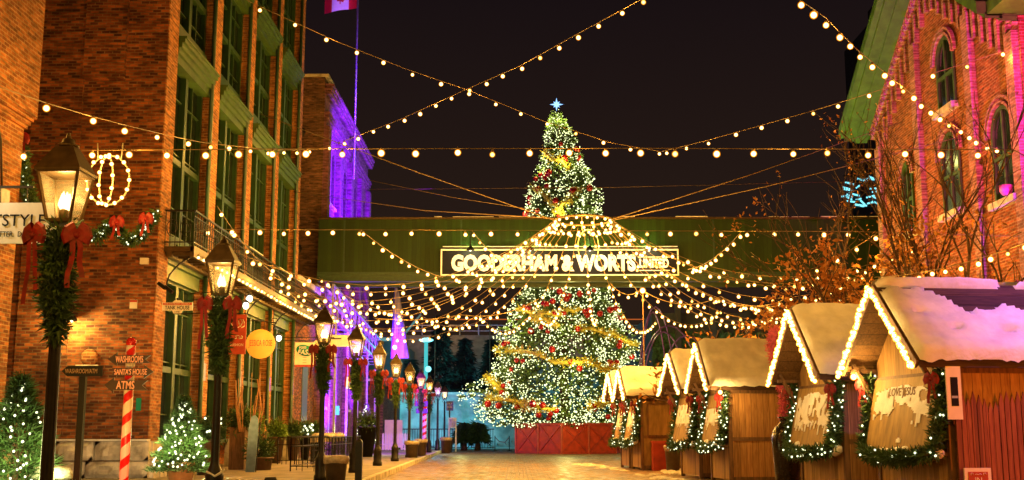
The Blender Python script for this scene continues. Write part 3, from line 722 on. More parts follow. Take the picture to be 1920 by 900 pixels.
def hut(Dn, xn, Df, xf, ez, az, L, ident, near_side=True, snowcut=False, lod=0):
    """xn/Dn: near end of the gable's eave line, measured in the photograph; the hut runs away from the street"""
    n = Vector(((xn - 967) / F * Dn, Dn, 0)); W = (Df - Dn) / math.cos(HR)
    t = thing('market_hut', ident['label'], 'hut', n, 'snow covered wooden market huts', HR)
    lw = lambda mb, nm, mat, par=t: mb.build(nm, mat, par, world=False)
    po = .55; so = .16; ht = ez - .02; m = W / 2
    rise = az - ez
    # walls
    mb = MB(); mb.box(po, L, so, so + .05, .08, ht); lw(mb, 'side_wall', M_wood if not ident.get('ply') else M_ply)
    mb = MB(); mb.box(po, L, W - so - .05, W - so, .08, ht); lw(mb, 'side_wall', M_wood)
    mb = MB(); mb.box(L - .05, L, so + .05, W - so - .05, .08, ht); lw(mb, 'back_wall', M_wood_y)
    mb = MB(); mb.box(po + .02, po + .07, so + .05, W - so - .05, .08, .98); lw(mb, 'counter_front', M_wood_y)
    mb = MB()
    zi = lambda y: ez + rise * (1 - abs(y - m) / m)
    g = [(po + .03, so + .05, ht - .1), (po + .03, W - so - .05, ht - .1), (po + .03, W - so - .05, zi(W - so - .05) - .06), (po + .03, m, az - .06), (po + .03, so + .05, zi(so + .05) - .06)]
    mb.poly(g, .04, (1, 0, 0)); lw(mb, 'gable_wall', M_wood_y)
    # frame
    mb = MB()
    for y in (so - .012, W - so - .088): mb.box(po - .012, po + .1, y, y + .1, .0, ht + .02)
    mb.box(po - .02, po + .1, so, W - so, ht - .24, ht - .1); mb.box(po - .02, po + .1, so, W - so, .98, 1.06)
    for x in ((po + L) / 2, L - .1): mb.box(x, x + .1, so - .02, so, .08, ht)
    mb.box(po + .1, L, so - .018, so, ht - .14, ht); mb.box(po + .1, L, so - .018, so, 1.12, 1.22); mb.box(po + .1, L, so - .018, so, .04, .16)
    mb.bar((po, so + .08, ht - .7), (.1, so + .08, zi(so + .08) - .1), .07); mb.bar((po, W - so - .08, ht - .7), (.1, W - so - .08, zi(so + .08) - .1), .07)
    mb.bar((.05, .22, ht + .02), (po, .22, ht + .02), .08); mb.bar((.05, W - .22, ht + .02), (po, W - .22, ht + .02), .08)
    lw(mb, 'timber_frame', M_wood_frame)
    # shutter leaning out over the counter, and the dark interior behind
    mb = MB()
    zs0 = 1.06; zs1 = ht - .16; lean = .26
    cen = Vector((po - lean / 2, m, (zs0 + zs1) / 2))
    sh = lambda u, v, d=0: Vector((po - lean * (1 - v) - .02 - d, so + .14 + (W - 2 * so - .28) * u, zs0 + (zs1 - zs0) * v))
    mb.add([sh(0, 0), sh(1, 0), sh(1, 1), sh(0, 1), sh(0, 0, .03), sh(1, 0, .03), sh(1, 1, .03), sh(0, 1, .03)], [(0, 1, 2, 3), (7, 6, 5, 4), (0, 4, 5, 1), (1, 5, 6, 2), (2, 6, 7, 3), (3, 7, 4, 0)])
    so_ = lw(mb, 'shutter', M_ply)
    # snow stuck on the shutter: a band with drips
    mb = MB(); rnd = random.Random(int(Dn * 10)); NU, NV = 46, 60
    band = ident.get('band', (.35, .75))
    def cov(u, v):
        c = (band[0] + band[1]) / 2 + (.10 * math.sin(u * math.pi) if lod == 0 else 0); hw = (band[1] - band[0]) / 2
        dr = max(0, noise2(u * 26, 3, 1, int(Dn))) * .95 * (hw + .1)
        inside = (v < c + hw * (1 - .25 * abs(noise2(u * 9, 1, 1, 2)))) and (v > c - hw - dr + .25 * hw)
        if not (.06 < u < .94): return False
        if ident.get('arch'):
            rr = math.hypot((u - .47) / .22, (v - .40) / .22)
            if rr < 1 and v > .40 and not rr < .35: inside = False
            if math.hypot((u - .47) / .04, (v - .13) / .03) < 1: inside = True
        if noise2(u * 16, v * 7, 1, int(Dn) + 3) > .27: inside = False
        return inside
    for i in range(NU):
        for j in range(NV):
            u, v = (i + .5) / NU, (j + .5) / NV
            if cov(u, v):
                a0, a1, b0, b1 = i / NU, (i + 1) / NU, j / NV, (j + 1) / NV; th = .045
                mb.add([sh(a0, b0, th), sh(a0, b1, th), sh(a1, b1, th), sh(a1, b0, th), sh(a0, b0, .031), sh(a0, b1, .031), sh(a1, b1, .031), sh(a1, b0, .031)], [(0, 3, 2, 1), (0, 1, 5, 4), (1, 2, 6, 5), (2, 3, 7, 6), (3, 0, 4, 7)])
    tag(lw(mb, 'stuck_snow', M_snow, so_), kind='stuff')
    if ident.get('writing'):
        o = text('snow_writing', ident['writing'], .21, M_wood_frame, so_, (0, 0, 0), (0, 0, 0), .004, 'CENTER', world=False)
        # the writing runs along the shutter; a person facing the shutter looks along +x, so left is +y
        ud = -(sh(1, 0) - sh(0, 0)).normalized(); vd = (sh(0, 1) - sh(0, 0)).normalized(); nd = ud.cross(vd)
        mt = Matrix((ud, vd, nd)).transposed().to_4x4()
        o.rotation_euler = mt.to_euler(); o.location = sh(.5, .80, .052)
    # counter with snow
    mb = MB(); mb.box(po - .38, po + .02, so + .06, W - so - .06, .98, 1.02); co = lw(mb, 'counter', M_wood_frame)
    mb = MB(); rnd = random.Random(int(Dn)); y = so + .1
    while y < W - so - .15:
        s_ = rnd.uniform(.05, .11); mb.ball((po - .22 + rnd.uniform(-.06, .06), y, 1.02), s_ * 1.4, 8, 5, (1, 1.2, rnd.uniform(.5, 1.1))); y += s_ * 1.1
    lw(mb, 'counter_snow', M_snow, co)
    # roof
    mb = MB(); th = .07
    for y0_, y1_, in ((0, m), (W, m)):
        a = Vector((0, y0_, ez)); b_ = Vector((0, y1_, az)); nrm = Vector((0, -(b_.z - a.z) * (1 if y0_ == 0 else -1), abs(m))).normalized()
        vs = [a, b_, b_ + Vector((L + .3, 0, 0)), a + Vector((L + .3, 0, 0))]; vs2 = [v + nrm * th for v in vs]
        vs2[1] = Vector((0, m, az + th * 1.2)); vs2[2] = Vector((L + .3, m, az + th * 1.2))
        fs = [(0, 1, 2, 3), (7, 6, 5, 4), (0, 4, 5, 1), (2, 6, 7, 3), (3, 7, 4, 0)]
        mb.add(vs + vs2, fs)
    ro = lw(mb, 'roof', M_soffit)
    mb = MB()      # exposed roof boards, fascia and barge boards
    for sgn, y0_ in ((1, 0), (-1, W)):
        nrm = Vector((0, -rise * sgn, m)).normalized(); dn = Vector((0, m * sgn, rise)).normalized()
        SL = math.hypot(m, rise); nb = 7
        for k in range(nb):
            a = Vector((.02, y0_, ez)) + dn * SL * k / nb + nrm * (th + .012 + .012 * (k % 2) * 0); b_ = a + dn * (SL / nb - .01)
            vs = [a, b_, b_ + Vector((L + .26, 0, 0)), a + Vector((L + .26, 0, 0))]; vs += [v + nrm * .022 for v in vs]
            mb.add(vs, [(3, 2, 1, 0), (4, 5, 6, 7), (0, 1, 5, 4), (1, 2, 6, 5), (2, 3, 7, 6), (3, 0, 4, 7)])
        mb.box(.0, L + .3, y0_ - .02 * sgn, y0_ - .055 * sgn, ez - .08, ez + .08)
    lw(mb, 'roof_boards', M_wood_dark, ro)
    mb = MB()
    for y0_ in (0, W):
        a = Vector((-.03, y0_, ez - .03)); b_ = Vector((-.03, m, az - .0)); mb.bar(a, b_, .05, .15, up=(0, 0, 1))
    lw(mb, 'barge_board', M_wood_frame, ro)
    # snow blanket: height field on each slope
    for sgn, y0_ in ((1, 0), (-1, W)):
        nrm = Vector((0, -rise * sgn, m)).normalized(); dn = Vector((0, m * sgn, rise)).normalized(); SL = math.hypot(m, rise)
        NU, NV = (int(L * 16), 34) if lod < 1 else (int(L * 8), 14)
        T = .15 if not snowcut else .13
        grid = []; tk = []
        for i in range(NU + 1):
            x = -.02 + (L + .34) * i / NU; row = []; tr = []
            for j in range(NV + 1):
                v = j / NV; d = SL * v
                tt = T * (1 + .45 * noise2(x * 1.1, d * 1.1, 1, int(Dn) + 9) + .10 * math.sin(d * 9.5) + .20 * noise2(x * 5, d * 5, 1, 4) + .12 * noise2(x * 13, d * 13, 1, 14))
                edge = min((x + .02) / .12, d / .10, 1.0); tt *= max(0.0, edge) ** .5
                if snowcut and sgn == 1:
                    lim = SL * (.93 if x < .9 else max(.52, .93 - (x - .9) * .75)) if x < 1.4 else SL * (.55 + .14 * noise2(x * .9, 1, 1, 3)) + SL * .12
                    lim += -.10 + .2 * noise2(x * 3.2, 5, 1, 8) + .05 * noise2(x * 12, 2, 1, 5)
                    if x > 2.5: lim -= (x - 2.5) * .35 * (1 + .9 * noise2(d * 8, x * .7, 1, 6))
                    top = d > SL * .965
                    if d > lim and not top: tt = min(tt, -.2 + 0)
                    if noise2(x * 2.2, d * 5, 1, 21) > .42: tt = -.1
                tr.append(tt); row.append(Vector((x, y0_, ez)) + dn * d + nrm * (th + .036 + max(tt, 0)) - (dn * (.03 + .07 * max(0, noise2(x * 4, 2, 1, int(Dn)))) + Vector((0, 0, .07 * max(0, noise2(x * 7, 6, 1, int(Dn)) + .1))) if j == 0 else Vector()))
            grid.append(row); tk.append(tr)
        mb = MB(); vs = [v for r_ in grid for v in r_]; fs = []
        for i in range(NU):
            for j in range(NV):
                if max(tk[i][j], tk[i + 1][j], tk[i][j + 1], tk[i + 1][j + 1]) > 0:
                    q = (i * (NV + 1) + j, (i + 1) * (NV + 1) + j, (i + 1) * (NV + 1) + j + 1, i * (NV + 1) + j + 1)
                    fs.append(q if sgn == 1 else q[::-1])
        mb.add(vs, fs, True); lw(mb, 'roof_snow', M_snow, ro)
    # gable lights: a thing of its own, clipped on the barge boards
    Mx = Matrix.Rotation(HR, 4, 'Z'); Wd = lambda v: n + (Mx @ Vector(v))
    s_ = thing('light_string', ident['lights'], 'light string', Wd((-.08, m, az)), 'light strings on the hut gables')
    k1 = 42 if lod == 0 else (30 if lod == 1 else 20)
    mb = MB(); mb.tube([Wd((-.08, 0, ez - .08)), Wd((-.08, m, az - .02)), Wd((-.08, W, ez - .08))], .012, 5); mb.build('cable', M_wire, s_)
    for y0_ in (0, W):
        for k in range(k1):
            f_ = (k + .4) / k1; p = Vector((-.10, y0_, ez - .1)).lerp(Vector((-.10, m, az - .0)), f_) + Vector((rnd.uniform(-.03, .01), rnd.uniform(-.02, .02), rnd.uniform(-.035, .035)))
            put('bulb', ME_gable_bulb, s_, Wd(p), scale=(1.0 if lod < 2 else 1.15))
    point('gable_light', Wd((-.45, m * .55, (ez + az) / 2)), (1, .6, .16), 10, .15); point('gable_light', Wd((-.3, m, ez - .15)), (1, .62, .2), 9, .15)
    # evergreen garland round the opening
    gx = po - .16
    path = [(gx + .06, W - so - .02, ht - .1), (gx, W - so, 1.6), (gx - .12, W - so - .02, 1.02), (gx - .28, W * .75, .93), (gx - .3, m, .9), (gx - .28, W * .25, .93), (gx - .12, so + .02, 1.02), (gx, so, 1.6), (gx + .06, so + .02, ht - .1)]
    path = [Wd(p) for p in path]
    g_ = thing('garland', ident['garland'], 'garland', Wd((gx, m, .9)), 'evergreen garlands round the hut windows')
    mb = MB(); mb.tube(path, .035, 6); needles(mb, path, 5200 if lod == 0 else 2600, .13, .12, rnd); mb.build('evergreen', M_needle, g_)
    nl = ident.get('nl', 60)
    fairy_on(g_, path, nl, .15, rnd, None, True)
    for yy, sgn in ((W - so, 1), (so, -1)):
        mb = MB(); bow(mb, Wd((gx - .1, yy, ht - .25)), .125, rnd, True, 3.2, Vector((-.6, -.8, 0))); mb.build('bow', M_red_velvet, g_)
    return t, n, W, Wd
h4 = hut(19.3, 1718, 22.4, 1576, ez=2.52, az=3.97, L=5.2, snowcut=True, ident=dict(label='largest market hut with red side and patchy pink lit snow on its roof', lights='dazzling gable lights on the largest market hut nearest the red pickets', garland='garland round the window with LOVE JESUS written in snow', writing='LOVE JESUS', arch=True, band=(.38, .80), nl=34))
h3 = hut(23.6, 1532, 26.4, 1443, ez=2.50, az=3.96, L=4.2, ident=dict(label='market hut beside the pink feathers and black urn with snow scrawled shutter', lights='gable lights on the hut behind the pink feather column', garland='garland round the scrawled snow window above the black urn', band=(.22, .82), nl=80))
h2 = hut(31.4, 1328, 33.5, 1287.5, ez=2.56, az=3.80, L=4.6, lod=1, ident=dict(label='market hut with long smooth golden snow roof and closed plank side wall', lights='gable lights on the hut with the closed plank side wall', garland='garland with bright fairy lights by the plank sided hut corner', band=(.4, .72), nl=95))
hA = hut(34.2, 1275, 36.6, 1238, ez=2.56, az=3.70, L=4.4, lod=1, ident=dict(label='market hut squeezed behind the plank sided hut, beside the red bin', lights='gable lights on the hut standing over the red bin', garland='garland on the hut beside the red bin', band=(.35, .85), nl=50))
h1 = hut(41.6, 1172.5, 43.5, 1153, ez=2.60, az=3.55, L=3.9, lod=2, ident=dict(label='market hut with framed plywood side panel near the big tree', lights='gable lights on the hut with the framed plywood side', garland='garland on the hut with the framed plywood side', ply=True, band=(.3, .75), nl=60))
h0 = hut(43.6, 1151.5, 45.4, 1134.4, ez=2.60, az=3.52, L=3.7, lod=2, ident=dict(label='farthest market hut, its gable in front of the big tree planter', lights='gable lights on the farthest hut in front of the big tree', garland='garland on the farthest market hut', band=(.3, .75), nl=40))
for (hh, fx, fy, la) in ((h2, .25, -.12, 'bright bare bulb under the eave corner of the plank sided hut'), (h4, .15, 3.0, 'bright bare bulb between the two nearest huts')):
    p = hh[3]((fx, fy, 2.42)); b_ = thing('hut_lamp', la, 'lamp', p)
    put('bulb', ME_bulb, b_, p); MB().tube([p + Vector((0, 0, .05)), p + Vector((.05, .05, .25))], .015, 5).build('cable', M_wire, b_); point('hut_lamp_light', p + Vector((-.02, -.15, -.05)), (1, .58, .15), 45, .08)
# framed panel on the side of the plywood hut
mb = MB()
t, n, W, Wd = h1
for a, b_ in (((.8, .14, 1.22), (2.1, .14, 1.22)), ((.8, .14, 2.35), (2.1, .14, 2.35)), ((.8, .14, 1.22), (.8, .14, 2.35)), ((2.1, .14, 1.22), (2.1, .14, 2.35))): mb.bar(a, b_, .07, .04)
mb.build('side_panel_frame', M_wood_frame, t, world=False)
# red pickets, notice, framed photo and iron trellis by the nearest hut
t4, n4, W4, Wd4 = h4
t = thing('picket_fence', 'red lit picket fence of uneven pointed slats along the largest hut', 'fence', Wd4((.50, .03, 0)), rz=HR)
rnd = random.Random(4); mb = MB(); x = .12
loc0 = Vector((0, 0, 0))
while x < 4.8:
    h = 1.95 + rnd.uniform(-.07, .10) + .05 * math.sin(x * 7); wd = .085
    mb.add([(x, .0, .05), (x + wd, .0, .05), (x + wd, .0, h - .16), (x + wd / 2, .0, h), (x, .0, h - .16)] + [(x, .03, .05), (x + wd, .03, .05), (x + wd, .03, h - .16), (x + wd / 2, .03, h), (x, .03, h - .16)], [(0, 1, 2, 3, 4), (9, 8, 7, 6, 5), (0, 5, 6, 1), (1, 6, 7, 2), (2, 7, 8, 3), (3, 8, 9, 4), (4, 9, 5, 0)])
    x += wd + rnd.uniform(.008, .02)
mb.build('pickets', M_picket_red, t, world=False)
mb = MB(); mb.box(.1, 4.8, .031, .07, 1.5, 1.6); mb.box(.1, 4.8, .031, .07, .4, .5); mb.build('rails', M_picket_red, t, world=False)
t = thing('picture_frame', 'gilt framed night photo hung on the largest hut corner', 'picture', Wd4((.44, -.06, 1.6)), rz=HR)
MB().box(0, .26, 0, .03, -.02, .86).build('frame', M_cream, t, world=False)
MB().box(.07, .20, -.004, .0, .2, .68).build('photo', M_black, t, world=False)
MB().box(.08, .19, -.007, -.004, .33, .37).build('photo_highlight', M_frost, t, world=False)
t = thing('notice', 'small red notice with carved heading leaning on the red pickets', 'sign', Wd4((.62, -.14, -.10)), rz=HR)
cu = .83
MB().box(.0, .46, .0, .03, .35, cu + .06).build('backing', M_cream, t, world=False)
MB().box(.06, .40, -.012, .0, .38, cu).build('panel', M_redpanel, t, world=False)
text('lettering', 'IN', .13, M_cream, t, (.23, -.014, .69), (R(90), 0, 0), .003, world=False)
mb = MB()
for x in (.12, .34): mb.tube([(x + .022 * math.cos(a), -.016, .79 + .022 * math.sin(a)) for a in [q * math.pi / 4 - .6 for q in range(7)]], .005, 4)
mb.tube([(.17, -.016, .785), (.2, -.016, .795), (.23, -.016, .785), (.26, -.016, .795), (.29, -.016, .785)], .005, 4)
mb.build('scrolls', M_cream, t, world=False)
t2, n2, W2, Wd2 = h2
t = thing('trellis', 'thin rusty iron trellis standing against the plank sided hut', 'trellis', Wd2((2.6, -.12, 0)), rz=HR)
mb = MB()
mb.bar((0, 0, 0), (0, 0, 2.0), .03); mb.bar((.75, 0, 0), (.75, 0, 2.0), .03)
for z in (1.97, 1.62, .95, .3): mb.bar((0, 0, z), (.75, 0, z), .025)
mb.ball((0, 0, 2.02), .035); mb.build('iron_bars', M_iron, t, world=False)
# urn and pink feather column
ub = Vector(((1466 - 967) / F * 27.3, 27.3, 0))
t = thing('urn', 'tall black glazed urn under the pink feather column', 'urn', ub)
MB().lathe(ub, [(.22, 0), (.26, .1), (.3, .5), (.33, .95), (.34, 1.2), (.3, 1.4), (.2, 1.52), (.13, 1.58), (.14, 1.66), (.2, 1.72)], 20).build('body', pbr('black_glaze', (.02, .015, .012), .18), t)
t = thing('feather_column', 'shaggy pink feather plume rising out of the black urn', 'decoration', ub + Vector((0, 0, 1.7)))
mb = MB(); rnd = random.Random(8)
pth = [ub + Vector((0, 0, 1.65)), ub + Vector((.03, 0, 2.2)), ub + Vector((-.10, 0, 2.8)), ub + Vector((-.24, 0, 3.3)), ub + Vector((-.16, 0, 3.75))]
mb.tube(pth, .08, 6); needles(mb, pth, 5000, .17, .075, rnd); mb.build('feathers', M_pink, t)

# bins between the huts
def bin_(px, py, h, wid, label, mat, wrap=True, z=.15, D=None, group=None):
    c = onz(px, py, z) if D is None else Vector(((px - 967) / F * D, D, z))
    t = thing('waste_bin', label, 'bin', c, group)
    MB().lathe(c, [(wid * .40, 0), (wid * .5, h * .97), (wid * .53, h), (wid * .46, h), (wid * .42, h * .9)], 16).build('body', mat, t)
    if wrap:
        mb = MB(); rr = random.Random(int(px)); n_ = 18
        pr = [(wid * .54, h - .14), (wid * .56, h - .04), (wid * .55, h + .03), (wid * .44, h + .01), (wid * .3, h - .06)]
        mb.lathe(c, pr, n_)
        for i, v in enumerate(mb.v): v += Vector((rr.uniform(-.02, .02), rr.uniform(-.02, .02), rr.uniform(-.03, .02)))
        mb.build('bin_liner', M_plastic, t)
    return t
bin_(1256, 0, .85, .55, 'black bin with plastic liner between the huts', M_bin, z=0, D=40.5)
c = Vector(((1235 - 967) / F * 41.5, 41.5, 0))
t = thing('waste_bin', 'bright red square bin between the huts with a broom in it', 'bin', c)
MB().box(c.x - .32, c.x + .32, c.y - .3, c.y + .3, 0, .95).build('body', M_red_wood, t); MB().box(c.x - .34, c.x + .34, c.y - .32, c.y + .32, .95, 1.03).build('lid', M_redpanel, t)
t = thing('broom', 'broom leaning out behind the red bin between the huts', 'broom', c + Vector((.5, .35, 0)))
MB().tube([c + Vector((.45, .45, .0)), c + Vector((.75, .6, 2.0))], .02, 6).build('handle', M_wood_frame, t)
MB().box(c.x + .3, c.x + .62, c.y + .4, c.y + .5, 0, .2).build('bristles', M_brownpot, t)
mb = MB(); rnd = random.Random(2)
for k in range(90):
    x, y = rnd.uniform(5.0, 7.2), rnd.uniform(37.5, 41.2); mb.ball((x, y, .0), rnd.uniform(.05, .16), 7, 4, (1.4, 1.2, .55))
for k in range(60):
    y = rnd.uniform(41, 50); x = 9.0 - .1225 * y - .1 + rnd.uniform(-.5, .4); mb.ball((x, y, -.01), rnd.uniform(.04, .14), 7, 4, (1.8, 1.4, .4))
for k in range(70):
    y = rnd.uniform(28, 38); x = 9.0 - .1225 * y - .1 + rnd.uniform(-.6, .2); mb.ball((x, y, -.01), rnd.uniform(.04, .12), 7, 4, (1.8, 1.4, .4))
tag(mb.build('snow', M_snow_dirty), 'lumps of trodden snow along the foot of the huts', 'snow', kind='stuff')

# ================================================================ BIG CHRISTMAS TREE
TC = Vector((3.15, 74.0, 0))
def tree_prof():
    return [(1.5, 3.2, -.1), (2.3, 4.6, -.25), (3.4, 5.1, -.25), (4.6, 4.6, .0), (6.0, 4.25, .1), (7.4, 3.75, .1), (8.6, 3.3, .05), (10.0, 2.85, -.05), (11.5, 2.6, -.05), (13, 2.3, -.1), (14.6, 2.15, -.25), (16.2, 2.3, -.1), (17.8, 1.85, 0), (19.2, 1.3, -.05), (20.8, .95, -.25), (22.2, .42, -.38), (23.1, .05, -.45)]
# px check: y 195 at D 74 -> z
ZT = ony(1040, 200, 74).z
def tp(z):
    P_ = tree_prof(); zz = z * 23.1 / ZT
    for (a, ra, ca), (b_, rb, cb_) in zip(P_, P_[1:]):
        if a <= zz <= b_: f_ = (zz - a) / (b_ - a); return ra + (rb - ra) * f_, ca + (cb_ - ca) * f_
    return (.05, -.4) if zz > 23 else (3.2, -.1)
t = thing('christmas_tree', 'towering Christmas tree covered in white lights behind the green bridge', 'Christmas tree', TC); XT = t
mb = MB(); mb.tube([TC, TC + Vector((-.3, 0, ZT - .3))], [.35, .05], 8); mb.build('trunk', M_bark, t)
def lump(a, z): return 1 + .13 * math.sin(a * 5 + z * 1.3) + .10 * math.sin(a * 9 - z * 2.1) + .16 * noise2(math.cos(a) * 2, math.sin(a) * 2 + z * .9, 1.2, 3)
mb = MB(); rnd = random.Random(21)
for k in range(9000):
    z = 1.6 + (ZT - 1.9) * (1 - rnd.random() ** .62); r_, cx = tp(z); a = rnd.uniform(0, 2 * math.pi)
    if math.sin(a) > .35 and rnd.random() < .7: a = -a
    rr = r_ * lump(a, z) * rnd.uniform(.55, 1.0); c = TC + Vector((cx + rr * math.cos(a), rr * math.sin(a), z))
    for q in range(5):
        d = Vector((math.cos(a) + rnd.gauss(0, .5), math.sin(a) + rnd.gauss(0, .5), rnd.gauss(-.1, .4))).normalized(); sd = d.cross(Vector((rnd.gauss(0, 1), rnd.gauss(0, 1), rnd.gauss(0, 1)))).normalized()
        l_ = rnd.uniform(.16, .4); mb.tri(c - sd * l_ * .2, c + sd * l_ * .2, c + d * l_)
mb.build('branches', pbr('lit_spruce_needles', (.10, .16, .035), .7, var=.5, scale=2), t)
def surf(a, z, k=1.0): r_, cx = tp(z); rr = r_ * lump(a, z) * k; return TC + Vector((cx + rr * math.cos(a), rr * math.sin(a), z))
mb = MB(); N = 10500; cnt = 0
for k in range(N):
    z = 1.7 + (ZT - 1.9) * (1 - rnd.random() ** .60)
    if z > 3.0 and noise2(z * 1.3, k % 7 * .0 + rnd.random() * .01, 1, 2) > .35 and rnd.random() < .3: continue
    a = rnd.uniform(-math.pi * 1.06, .06 * math.pi)
    dens = .70 + .7 * noise2(a * 2.6, z * .8, 1, 9)
    if z < 3.1: dens = 1.0
    if rnd.random() > dens: continue
    p = surf(a, z, rnd.uniform(.90, 1.06)); p.z += rnd.gauss(0, .1); mb.octa(p, rnd.uniform(.026, .05)); cnt += 1
tag(mb.build('fairy_lights', E_fairy, t), kind='stuff')
for k in range(90):
    z = 1.7 + (ZT - 2.5) * (1 - rnd.random() ** .6); put('fairy_light', ME_fairy_big, t, surf(rnd.uniform(-2.9, -.25), z, 1.05), scale=1.1)
for k in range(86):
    z = 2.2 + (ZT - 4) * (1 - rnd.random() ** .7); a = rnd.uniform(-2.95, -.2)
    for q in range(1 if rnd.random() < .6 else 2):
        put('bauble', ME_bauble, t, surf(a + q * .09, z + q * rnd.uniform(-.3, .3), 1.03), scale=rnd.uniform(.75, 1.15))
for px0, py0, px1, py1, sg in ((925, 640, 1150, 690, 18), (900, 740, 1040, 765, 10), (1080, 615, 1185, 640, -12), (1000, 590, 1090, 575, 10), (1000, 330, 1060, 395, 6), (1040, 390, 1095, 340, 5), (1010, 255, 1075, 300, 5), (1100, 760, 1180, 745, 8), (960, 560, 1050, 610, 12)):
    pts = []
    for k in range(9):
        f_ = k / 8; px = px0 + (px1 - px0) * f_; py = py0 + (py1 - py0) * f_ + sg * 4 * f_ * (1 - f_) * .6 + 5 * math.sin(k * 1.9)
        z = ony(px, py, 70.5).z; r_, cx = tp(z); xx = (px - 967) / F * 70.5 - TC.x - cx; s_ = max(-.96, min(.96, xx / max(r_, .3)))
        a = -math.acos(s_); pts.append(surf(a, z, 1.02))
    mb = MB(); mb.tube(pts, .12, 6); needles(mb, pts, int(90 * sum((pts[i + 1] - pts[i]).length for i in range(8))), .34, .22, rnd); mb.build('tinsel_garland', M_gold, t)
# big fluffy gold bow low at the side
mb = MB(); c = surf(-2.85, 4.1, .95)
needles(mb, [c + Vector((-.6, 0, .6)), c, c + Vector((.6, 0, -.5))], 900, .42, .16, rnd); mb.tube([c + Vector((-.6, 0, .6)), c, c + Vector((.6, 0, -.5))], .2, 6); mb.build('gold_bow', M_gold, t)
mb = MB(); c = surf(-1.7, ZT - .2); c = TC + Vector((-.42, 0, ZT + .15))
for k in range(8):
    a = k * math.pi / 4; d = Vector((math.cos(a), 0, math.sin(a))); e_ = Vector((-math.sin(a), 0, math.cos(a))); L_ = .46 if k % 2 == 0 else .3
    for s_ in (-.12, .12): mb.add([c + d * L_, c + e_ * .09, c - e_ * .09, c + Vector((0, s_, 0))], [(0, 1, 3), (0, 3, 2)])
mb.build('star', E_star, t)
for z in (2.6, 5, 8, 11.5, 15, 18.5, 21.5):
    for a in (-2.6, -1.57, -.5): point('tree_light', surf(a, z, 1.35) , (1.0, .95, .26), 100 if z < 12 else 60, .3)
# planter: hexagonal red box with crossed boards
t = thing('tree_planter', 'big red hexagonal planter with crossed boards under the tall tree', 'planter', (TC.x, TC.y, 0))
pc = Vector((TC.x + .2, TC.y - .6, 0)); HRd = 3.55; mb = MB(); fr_ = MB(); hz = 1.85
ang = [R(-100 + 60 * k) for k in range(6)]
ring = [pc + Vector((HRd * math.cos(a), HRd * math.sin(a), 0)) for a in ang]
for k in range(6):
    a, b_ = ring[k], ring[(k + 1) % 6]; up = Vector((0, 0, hz)); n_ = ((a + b_) / 2 - pc); n_.z = 0; n_.normalize()
    mb.add([a, b_, b_ + up, a + up], [(0, 1, 2, 3)])
    for h in (0, 1):
        p, q = a.lerp(b_, h * .5), a.lerp(b_, .5 + h * .5); o_ = n_ * .03
        for u, v in ((p + Vector((0, 0, .05)), q + Vector((0, 0, hz - .05))), (q + Vector((0, 0, .05)), p + Vector((0, 0, hz - .05)))): fr_.bar(u + o_, v + o_, .05, .1)
        fr_.bar(p + o_ * 1.5, p + o_ * 1.5 + up, .1, .1)
    for z in (.08, hz - .08): fr_.bar(a + n_ * .045 + Vector((0, 0, z)), b_ + n_ * .045 + Vector((0, 0, z)), .06, .14)
mb.build('panels', M_red_wood, t); fr_.build('cross_boards', pbr('darker_red_boards', (.30, .025, .015), .5, var=.3), t)
MB().lathe((pc.x, pc.y, hz - .2), [(HRd * .86, 0), (HRd * .8, .12), (1, .3)], 24).build('snow_bed', M_snow, t)
c = onz(1079, 850, 0); 
t = thing('information_board', 'small lectern board on a post in front of the red planter', 'sign', c)
MB().box(c.x - .1, c.x + .1, c.y - .05, c.y + .05, 0, .95).build('post', M_wood_frame, t)
MB().poly([(c.x - .38, c.y - .14, .98), (c.x + .38, c.y - .14, .98), (c.x + .34, c.y + .2, 1.5), (c.x - .42, c.y + .2, 1.5)], .04, (0, .8, -.5)).build('board', pbr('gold_board', (.42, .28, .08), .5), t)
mb = MB()
for k in range(7): mb.ball((c.x - .6 + .2 * k, c.y + random.uniform(-.1, .1), .06), .14, 7, 4, (1.3, 1, .7))
mb.build('foot_stones', M_dark, t)
t = thing('rope_barrier', 'two rope stanchions beside the red planter', 'barrier', onz(930, 842, 0))
sa = onz(928, 846, 0); sb = onz(955, 846, 0)
for s_ in (sa, sb): MB().lathe(s_, [(.2, 0), (.18, .04), (.03, .06), (.03, 1.0), (.05, 1.04)], 10).build('stanchion', M_iron, t)
MB().tube([sa + Vector((0, 0, .95)), sa.lerp(sb, .3) + Vector((0, 0, .65)), sa.lerp(sb, .7) + Vector((0, 0, .6)), sb + Vector((0, 0, .95))], .03, 6).build('rope', M_red_velvet, t)

